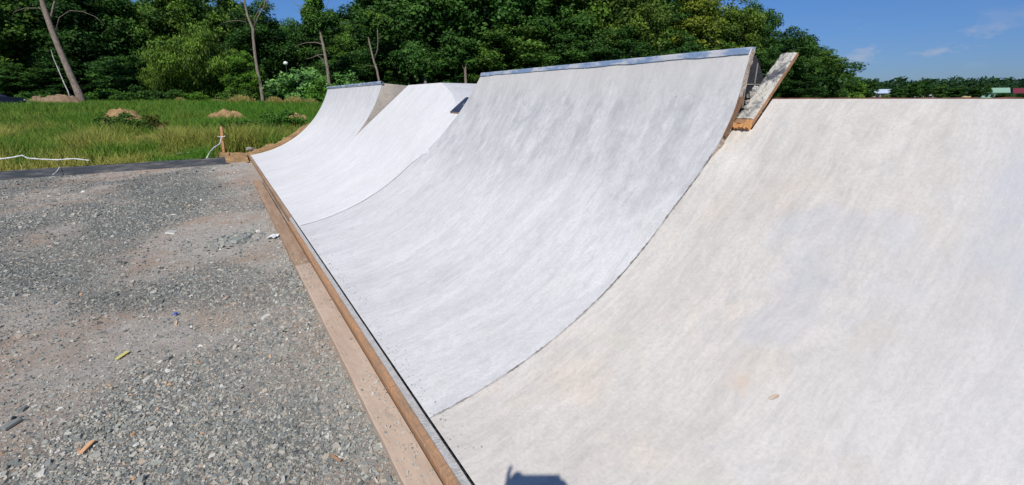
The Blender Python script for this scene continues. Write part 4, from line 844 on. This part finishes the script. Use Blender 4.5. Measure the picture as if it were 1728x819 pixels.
# far trees on the right
FR = [(1436, 130, 120, 40, (1.2, 1.3, .95), 'green tree at the right foot of the wood'), (1462, 133, 140, 32, VD, 'round dark tree left of the blue white roof'), (1484, 146, 190, 26, DK, 'low dark tree behind the blue white roof'), (1512, 146, 150, 30, DK, 'low dark tree right of the blue white roof'),
      (1538, 137, 150, 28, DK, 'dark tree left half of the pair at the skyline'), (1555, 133, 150, 24, VD, 'dark tree right half of the pair at the skyline'), (1582, 142, 170, 24, MD, 'thin topped tree right of the skyline pair'), (1610, 146, 190, 36, DK, 'low wide tree left of the green roof'), (1640, 146, 190, 34, VD, 'low dark tree touching the green roof'),
      (1660, 141, 210, 16, DK, 'small dark tree above the left end of the green roof'), (1690, 157, 150, 40, DK, 'low dark tree in front of the green roof'), (1722, 157, 150, 30, VD, 'low dark tree in front of the red roof')]
for px, top, d, wp, ti, lab in FR: tree(px, top, d, wp, smallp, ti, lab, 'trees on the far right plain')
for px, top, wp, ti, lab in [(1425, 154, 14, (2.4, 2.3, 2.4), 'silvery shrub at the right end of the wood'), (1448, 160, 16, (2.6, 2.1, 1.9), 'pale shrub below the round dark tree'), (1493, 160, 14, (1.3, 1.4, 1), 'green shrub in front of the blue white roofed house')]:
    tree(px, top, 110, wp, bushes[0], ti, lab, name='shrub', cat='shrub')

# distant wood on the plain, one mass
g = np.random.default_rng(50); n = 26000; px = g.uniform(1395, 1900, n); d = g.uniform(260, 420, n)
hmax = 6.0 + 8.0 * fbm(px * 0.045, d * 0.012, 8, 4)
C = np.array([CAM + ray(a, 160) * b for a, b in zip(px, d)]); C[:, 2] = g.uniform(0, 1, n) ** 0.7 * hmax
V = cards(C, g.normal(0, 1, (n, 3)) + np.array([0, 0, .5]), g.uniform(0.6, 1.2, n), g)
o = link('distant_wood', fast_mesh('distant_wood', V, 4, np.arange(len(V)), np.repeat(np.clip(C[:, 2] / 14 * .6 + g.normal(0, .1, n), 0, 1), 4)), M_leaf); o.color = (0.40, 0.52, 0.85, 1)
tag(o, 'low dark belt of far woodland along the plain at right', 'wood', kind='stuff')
# hills, with the bluish haze of distance put into their colour
def hills(d, f, col, name):
    pts = []; P = []
    for a in np.linspace(-300, 2200, 140):
        q = ray(min(max(a, -200), 2100), 160); q = np.array([q[0], q[1], 0]); q /= math.hypot(q[0], q[1]); b = q * d; h = f(a)
        P.append([(b[0], b[1], -5), (b[0] * 1.08, b[1] * 1.08, h), (b[0] * 1.3, b[1] * 1.3, -5)])
    tag(build(name, MB().grid(P), simple(name, col, 1.0, tuple(v * .8 for v in col), 0.004), None, True), kind='structure')
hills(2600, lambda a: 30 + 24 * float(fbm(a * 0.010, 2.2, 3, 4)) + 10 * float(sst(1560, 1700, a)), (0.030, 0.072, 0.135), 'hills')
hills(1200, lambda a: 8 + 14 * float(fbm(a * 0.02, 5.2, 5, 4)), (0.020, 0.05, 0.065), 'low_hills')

# distant houses, each gabled
def house(px, py_top, wpx, depth, roof_h, wall_h, dp, rot, wallc, roofc, name, lab, cat='house', z=None, windows=0):
    c = at(px, py_top, depth); top = c[2]; wd = wpx * depth / F / math.sqrt(1 + ((px - 864) / F) ** 2); zb = top - roof_h - wall_h
    o = empty(name, (c[0], c[1], zb), lab, cat); o.rotation_euler[2] = rot
    def loc(nm, m, mm_): 
        me = bpy.data.meshes.new(nm); me.from_pydata(m.v, [], m.f); me.update(); return link(nm, me, mm_, o)
    W = MB().box(-wd / 2, wd / 2, -dp / 2, dp / 2, min(0, -zb), wall_h)
    W.add([(-wd / 2, -dp / 2, wall_h), (-wd / 2, dp / 2, wall_h), (-wd / 2, 0, wall_h + roof_h * .95), (wd / 2, -dp / 2, wall_h), (wd / 2, dp / 2, wall_h), (wd / 2, 0, wall_h + roof_h * .95)], [(0, 1, 2), (5, 4, 3)])
    loc('wall', W, wallc); e = 0.35; rf = MB()
    for s in (-1, 1): rf.hexa([(-wd / 2 - e, s * (dp / 2 + e), wall_h - .1), (wd / 2 + e, s * (dp / 2 + e), wall_h - .1), (wd / 2 + e, 0, wall_h + roof_h), (-wd / 2 - e, 0, wall_h + roof_h), (-wd / 2 - e, s * (dp / 2 + e), wall_h + .05), (wd / 2 + e, s * (dp / 2 + e), wall_h + .05), (wd / 2 + e, 0, wall_h + roof_h + .15), (-wd / 2 - e, 0, wall_h + roof_h + .15)])
    loc('roof', rf, roofc)
    for k in range(windows):
        x = -wd / 2 + wd * (k + 1) / (windows + 1); loc('window', MB().box(x - .5, x + .5, -dp / 2 - .06, -dp / 2 + .02, wall_h * .35, wall_h * .8), M_blueply)
    return o
hd = -sun_az * 0 + math.atan2(-rX[2], rY[2])          # heading so that fronts face the yard
W_be = simple('beige_wall', (0.42, 0.34, 0.25), 0.9); 
house(1490, 151.5, 26, 170, 1.3, 2.6, 8, hd - 0.75, W_be, simple('blue_white_roof', (0.55, 0.66, 0.80), 0.5), 'farm_house', 'low house with blue white roof among far trees', windows=2)
house(1552, 160, 13, 190, 0.8, 2.0, 5, hd - 0.9, simple('white_wall', (0.7, 0.72, 0.68), 0.8), simple('white_roof', (0.75, 0.76, 0.72), 0.6), 'white_shed', 'small white shed below the pair of skyline trees', 'shed', windows=1)
house(1572, 160, 8, 200, 0.4, 1.8, 4, hd - 0.9, W_be, simple('pale_roof', (0.6, 0.62, 0.58), 0.6), 'white_shed', 'tiny flat pale roof right of the small white shed', 'shed', windows=1)
house(1614, 162, 12, 190, 0.6, 1.8, 4, hd - 0.9, simple('violet_wall', (0.18, 0.15, 0.32), 0.8), simple('violet_roof', (0.24, 0.22, 0.42), 0.6), 'market_hut', 'tiny violet hut just above the bank edge', 'hut', windows=1)
house(1632, 162, 12, 190, 0.6, 1.8, 4, hd - 0.9, simple('yellow_wall', (0.5, 0.4, 0.2), 0.8), simple('yellow_roof', (0.58, 0.48, 0.26), 0.6), 'market_hut', 'tiny yellowish hut just above the bank edge', 'hut', windows=1)
house(1680, 149, 46, 210, 2.0, 3.0, 12, hd - 0.72, simple('mint_wall', (0.36, 0.62, 0.46), 0.8), simple('mint_roof', (0.30, 0.50, 0.37), 0.55), 'green_roofed_hall', 'long hall with light green roof at far right', 'hall', windows=4)
house(1730, 149.5, 40, 220, 2.2, 3.0, 12, hd - 0.72, simple('grey_wall', (0.3, 0.28, 0.28), 0.8), simple('red_roof', (0.20, 0.035, 0.05), 0.6), 'red_roofed_house', 'dark red roofed house cut by the right edge', windows=3)

# lamp glimpsed in the wood
p = at(482, 107, 49); zb = float(terr(p[0], p[1])); LP = empty('globe_lamp', (p[0], p[1], zb), 'small white round lamp among the dark trees right of the forked trunk', 'lamp')
build('globe', MB().ellipsoid(p, (0.24, 0.24, 0.20), 14, 10), simple('white_globe', (0.85, 0.85, 0.8), 0.4), LP, True)
build('post', MB().tube([(p[0], p[1], zb - .1), (p[0], p[1], p[2] - .18)], 0.04, 8), simple('dark_green_steel', (0.03, 0.05, 0.03), 0.5), LP)

# parked car at the left edge
p = at(-22, 172, 36); zc = float(terr(p[0], p[1])); CR = empty('parked_car', (p[0], p[1], zc), 'black car at the left edge in front of the wood, mostly cut off', 'car')
CR.rotation_euler[2] = 0.55
def carpart(nm, mb_, m_, par, sm=False):
    me = bpy.data.meshes.new(nm); me.from_pydata(mb_.v, [], mb_.f); me.update()
    if sm:
        for q_ in me.polygons: q_.use_smooth = True
    return link(nm, me, m_, par)
M_car = simple('black_paint', (0.012, 0.013, 0.02), 0.2); M_car.node_tree.nodes['Principled BSDF'].inputs['Specular IOR Level'].default_value = 0.7
sec = [(-2.1, .45, .80, .72), (-2.0, .30, .95, .82), (-1.2, .26, 1.0, .88), (0, .26, 1.0, .9), (1.0, .26, .98, .88), (1.8, .30, .88, .82), (2.15, .42, .72, .68)]
rows = [[(x, -w_, a_), (x, -w_, (a_ + b_) / 2), (x, -w_ * .93, b_), (x, 0, b_ + .03), (x, w_ * .93, b_), (x, w_, (a_ + b_) / 2), (x, w_, a_), (x, 0, a_), (x, -w_, a_)] for x, a_, b_, w_ in sec]
q = MB().grid(rows); q.add(rows[0][:8], [tuple(range(8))]); q.add(rows[-1][:8], [tuple(range(8))[::-1]]); carpart('body', q, M_car, CR, True)
rows = [[(x, -w_, .95), (x * .98, -w_ * .8, h_), (x * .98, w_ * .8, h_), (x, w_, .95)] for x, w_, h_ in ((-1.75, .78, 1.02), (-1.05, .82, 1.45), (.15, .82, 1.48), (1.05, .8, 1.02))]
carpart('cabin', MB().grid(rows), M_blueply, CR)
for sx_ in (-1.3, 1.35):
    for sy in (-1, 1):
        w_ = carpart('wheel', MB().tube([(sx_, sy * .70, .32), (sx_, sy * .90, .32)], .32, 18), simple('tyre', (.02, .02, .02), .8), CR); carpart('rim', MB().tube([(sx_, sy * .89, .32), (sx_, sy * .912, .32)], .19, 14), M_steel, w_)
for sy in (-.55, .55): carpart('headlight', MB().ellipsoid((2.0, sy, .68), (.14, .2, .09), 10, 6), simple('lamp_glass', (.7, .72, .75), .15), CR)
carpart('bumper', MB().box(2.05, 2.2, -.7, .7, .36, .50), M_steel, CR)

# ------------------------------------------------------------------ grass
def grass():
    g = np.random.default_rng(9); n = 120000
    d = 8.6 * (66 / 8.6) ** (g.uniform(0, 1, n) ** 0.95); px = g.uniform(-120, 640, n)
    v = np.stack([(px - 864) / F, np.full(n, (409.5 - 190) / F), np.ones(n)], 1)
    x = (v @ rX) * d; y = (v @ rY) * d
    k = (y > 13.86 - 0.0125 * x) & ~((x > -0.3) & (y < 16.0 + 0.25 * fbm(x * 3, y * 3, 2))) & ~((x > 0.2) & (y < 14.9))
    bare_ = fbm(x * 0.35, y * 0.22, 21, 4); k &= (g.uniform(0, 1, n) > sst(0.60, 0.72, bare_) * 0.7 * (y < 30))
    for (mx, my, mr) in [(o.location.x, o.location.y, 0.55 * max(o.dimensions.x, o.dimensions.y) if False else 0.8) for o in bpy.data.objects if o.name.startswith('dirt_mound') and o.location.y < 32]:
        k &= ((x - mx) ** 2 + (y - my + .4) ** 2 > mr ** 2) | (g.uniform(0, 1, n) < 0.12)
    x, y, d = x[k], y[k], d[k]; n = len(x)
    nb = 5; x = np.repeat(x, nb) + g.normal(0, 0.05, n * nb) * np.repeat(1 + d / 25, nb); y = np.repeat(y, nb) + g.normal(0, 0.05, n * nb) * np.repeat(1 + d / 25, nb); d = np.repeat(d, nb); n *= nb
    y = np.maximum(y, 13.80 - 0.0125 * x - 0.13 * (g.uniform(0, 1, n) < .25) * g.uniform(0, 1, n))
    pat = fbm(x * 0.5, y * 0.3, 33, 4)
    h = (0.20 + 0.36 * g.uniform(0, 1, n) ** 1.5) * (0.35 + 1.3 * fbm(x * 0.9, y * 0.6, 39, 4) ** 1.2) * (0.75 + 0.6 * sst(13.9, 17, y)) * (1 - .25 * sst(30, 60, d)); wd = 0.006 + 0.00055 * d
    a = g.uniform(0, 6.28, n); ln = g.normal(0, 0.32, (n, 2)) * h[:, None]
    z = terr(x, y) - 0.02; B = np.stack([x, y, z], 1); wv = np.stack([np.cos(a) * wd, np.sin(a) * wd, np.zeros(n)], 1)
    T = B + np.stack([ln[:, 0], ln[:, 1], h], 1); Mi = B + np.stack([ln[:, 0] * .3, ln[:, 1] * .3, h * .55], 1)
    V = np.stack([B - wv, B + wv, Mi + wv * .7, T, Mi - wv * .7], 1).reshape(-1, 3); i0 = np.arange(n) * 5
    idx = np.stack([i0, i0 + 1, i0 + 2, i0, i0 + 2, i0 + 4, i0 + 4, i0 + 2, i0 + 3], 1).ravel()
    dry = np.clip(0.66 * (1 - sst(15, 30, y)) * sst(0.40, 0.66, fbm(x * 0.9, y * 0.5, 37, 4) + .04) + g.normal(0.05, 0.17, n) + 0.08, 0, 1); dry *= 1 - 0.65 * sst(-2.2, -0.4, x + 0.8 * (fbm(x, y, 41) - .5)); dry = np.clip(dry + 0.45 * sst(0.5, 0.66, fbm(x * 0.30, y * 0.16, 61, 4)) * sst(45, 20, y), 0, 1)
    me = fast_mesh('grass', V, 3, idx, np.repeat(dry, 5)); o = link('grass', me, M_grass); o.color = (1, 1, 1, 1)
    tag(o, 'tall green and straw coloured meadow grass behind the edging board', 'grass', kind='stuff')
grass()

# ------------------------------------------------------------------ the photographer, standing behind the camera
hx, hy = rX[2], rY[2]; hl = math.hypot(hx, hy); fw = Vector((hx / hl, hy / hl, 0)); rt = Vector((fw.y, -fw.x, 0)); fwd3 = Vector((rX[2], rY[2], rU[2])); up3 = Vector((rX[1], rY[1], rU[1])); r3 = Vector((rX[0], rY[0], rU[0]))
base = Vector((0, 0, 0)) - fw * 0.46 + rt * 0.02; base.z = GZ + 0.005
PE = empty('person', base, 'person holding a phone up, seen only as a shadow on the near bank', 'person')
def bp_(r_, f_, u_): return rt * r_ + fw * f_ + Vector((0, 0, u_))          # body space -> local
ph_c = Vector((0, 0, EYE)) - fwd3 * 0.014 - up3 * 0.012 + r3 * 0.012        # phone centre (world)
def skin(name, verts, edges, radii, m_, par, sub=2):
    me = bpy.data.meshes.new(name); me.from_pydata([tuple(v) for v in verts], edges, []); o = link(name, me, m_, par)
    sm = o.modifiers.new('skin', 'SKIN'); sm.use_smooth_shade = True
    for i, r_ in enumerate(radii):
        sv = me.skin_vertices[0].data[i]; sv.radius = (r_, r_) if not hasattr(r_, '__len__') else r_; sv.use_root = (i == 0)
    ss = o.modifiers.new('sub', 'SUBSURF'); ss.levels = sub; ss.render_levels = sub; return o
V = []; E_ = []; RD = []
def jv(p, r_, prev=None):
    V.append(Vector(p)); RD.append(r_)
    if prev is not None: E_.append((prev, len(V) - 1))
    return len(V) - 1
pel = jv(bp_(0, 0, .95), (.15, .11)); wa_ = jv(bp_(0, 0, 1.10), (.135, .10), pel); ch = jv(bp_(0, .0, 1.30), (.155, .11), wa_); ne = jv(bp_(0, .01, 1.46), (.075, .06), ch); nk = jv(bp_(0, .02, 1.53), (.052, .052), ne); hd1 = jv(bp_(0, .045, 1.60), (.068, .08), nk); hd2 = jv(bp_(0, .035, 1.68), (.075, .095), hd1); jv(bp_(0, .03, 1.74), (.05, .06), hd2)
for sgn in (-1, 1):
    hp = jv(bp_(sgn * .09, 0, .90), .095, pel); kn_ = jv(bp_(sgn * .11, .03, .50), .06, hp); an_ = jv(bp_(sgn * .12, 0, .09), .04, kn_); ft = jv(bp_(sgn * .13, .10, .04), .035, an_); jv(bp_(sgn * .14, .17, .03), .028, ft)
    sh = jv(bp_(sgn * .18, 0, 1.42), .062, ne)
    wr = ph_c + r3 * (sgn * .130) - up3 * .05 - fwd3 * .055 - base; el_ = bp_(sgn * .24, .16, 1.24)
    e_ = jv(el_, .043, sh); w_ = jv(wr, .028, e_)
    pm = jv(ph_c + r3 * (sgn * .115) - up3 * .006 - fwd3 * .026 - base, (.036, .030), w_)
    for k in range(4):                                   # four fingers behind the phone's edge, the index of one hand raised
        up_ = 0.030 - 0.019 * k; L_ = (1.0, 1.08, 1.0, .8)[k]
        k1 = jv(ph_c + r3 * (sgn * (.104 if k else (.118 if sgn < 0 else .092))) + up3 * (up_ if k else .012 if sgn < 0 else .022) - fwd3 * .006 - base, .0125 if k else .0095, pm)
        if k == 0:
            lift = 1.15 if sgn < 0 else 0.0
            k2 = jv(ph_c + r3 * (sgn * (.114 if sgn < 0 else .084)) + up3 * (.018 + .028 * lift + .004) + fwd3 * .0 - base, .0088, k1); jv(ph_c + r3 * (sgn * (.103 if sgn < 0 else .07)) + up3 * (.022 + .050 * lift + .004) - fwd3 * .004 - base, .0075, k2)
        elif k == 1 and sgn < 0:
            k2 = jv(ph_c - r3 * .080 + up3 * .046 + fwd3 * .0 - base, .016, k1); jv(ph_c - r3 * .056 + up3 * .036 + fwd3 * .0 - base, .011, k2)
        else:
            k2 = jv(ph_c + r3 * (sgn * .088) + up3 * (up_ + .004) + fwd3 * .002 - base, .011, k1); jv(ph_c + r3 * (sgn * (.088 - .022 * L_)) + up3 * (up_ + .004) + fwd3 * .0035 - base, .0072, k2)
    t1 = jv(ph_c + r3 * (sgn * .088) - up3 * .030 - fwd3 * .026 - base, .011, pm); jv(ph_c + r3 * (sgn * .066) - up3 * .016 - fwd3 * .016 - base, .009, t1)
M_skin = simple('skin', (0.50, 0.32, 0.24), 0.6)
skin('body', V, E_, RD, M_skin, PE)
def sub_skin(name, pts, eds, rads, m_): return skin(name, pts, eds, rads, m_, PE, 2)
sub_skin('shirt', [bp_(0, 0, .93), bp_(0, 0, 1.12), bp_(0, 0, 1.30), bp_(0, 0, 1.43), bp_(-.19, 0, 1.41), bp_(-.225, .09, 1.32), bp_(.19, 0, 1.41), bp_(.225, .09, 1.32)], [(0, 1), (1, 2), (2, 3), (3, 4), (4, 5), (3, 6), (6, 7)], [(.175, .135), (.155, .12), (.175, .13), (.09, .08), .082, .07, .082, .07], simple('grey_cloth', (0.2, 0.22, 0.26), 0.9))
sub_skin('trousers', [bp_(0, 0, .93), bp_(-.095, 0, .86), bp_(-.11, .03, .5), bp_(-.12, 0, .12), bp_(.095, 0, .86), bp_(.11, .03, .5), bp_(.12, 0, .12)], [(0, 1), (1, 2), (2, 3), (0, 4), (4, 5), (5, 6)], [(.165, .13), .11, .08, .065, .11, .08, .065], simple('dark_cloth', (0.04, 0.05, 0.08), 0.9))
sub_skin('hair', [bp_(0, -.02, 1.64), bp_(0, .0, 1.71), bp_(0, .03, 1.765)], [(0, 1), (1, 2)], [(.07, .085), (.085, .10), (.05, .06)], simple('dark_hair', (0.03, 0.02, 0.015), 0.7))
q = MB(); c8 = [ph_c + r3 * (a * .092 + .004) + up3 * b * .040 + fwd3 * c * .004 for c in (-1, 1) for (a, b) in ((-1, -1), (1, -1), (1, 1), (-1, 1))]
PH = empty('phone', ph_c, 'phone held level in both hands, seen only as a shadow', 'phone')
q.hexa([tuple(v) for v in c8]); o = build('case', q, simple('phone_black', (.02, .02, .022), .3), PH); bv = o.modifiers.new('bevel', 'BEVEL'); bv.width = .003; bv.segments = 3
q = MB(); c8 = [ph_c + r3 * (a * .089 + .004) + up3 * b * .037 + fwd3 * c for c in (-.0052, -.0042) for (a, b) in ((-1, -1), (1, -1), (1, 1), (-1, 1))]; q.hexa([tuple(v) for v in c8]); build('screen', q, M_blueply, PH)
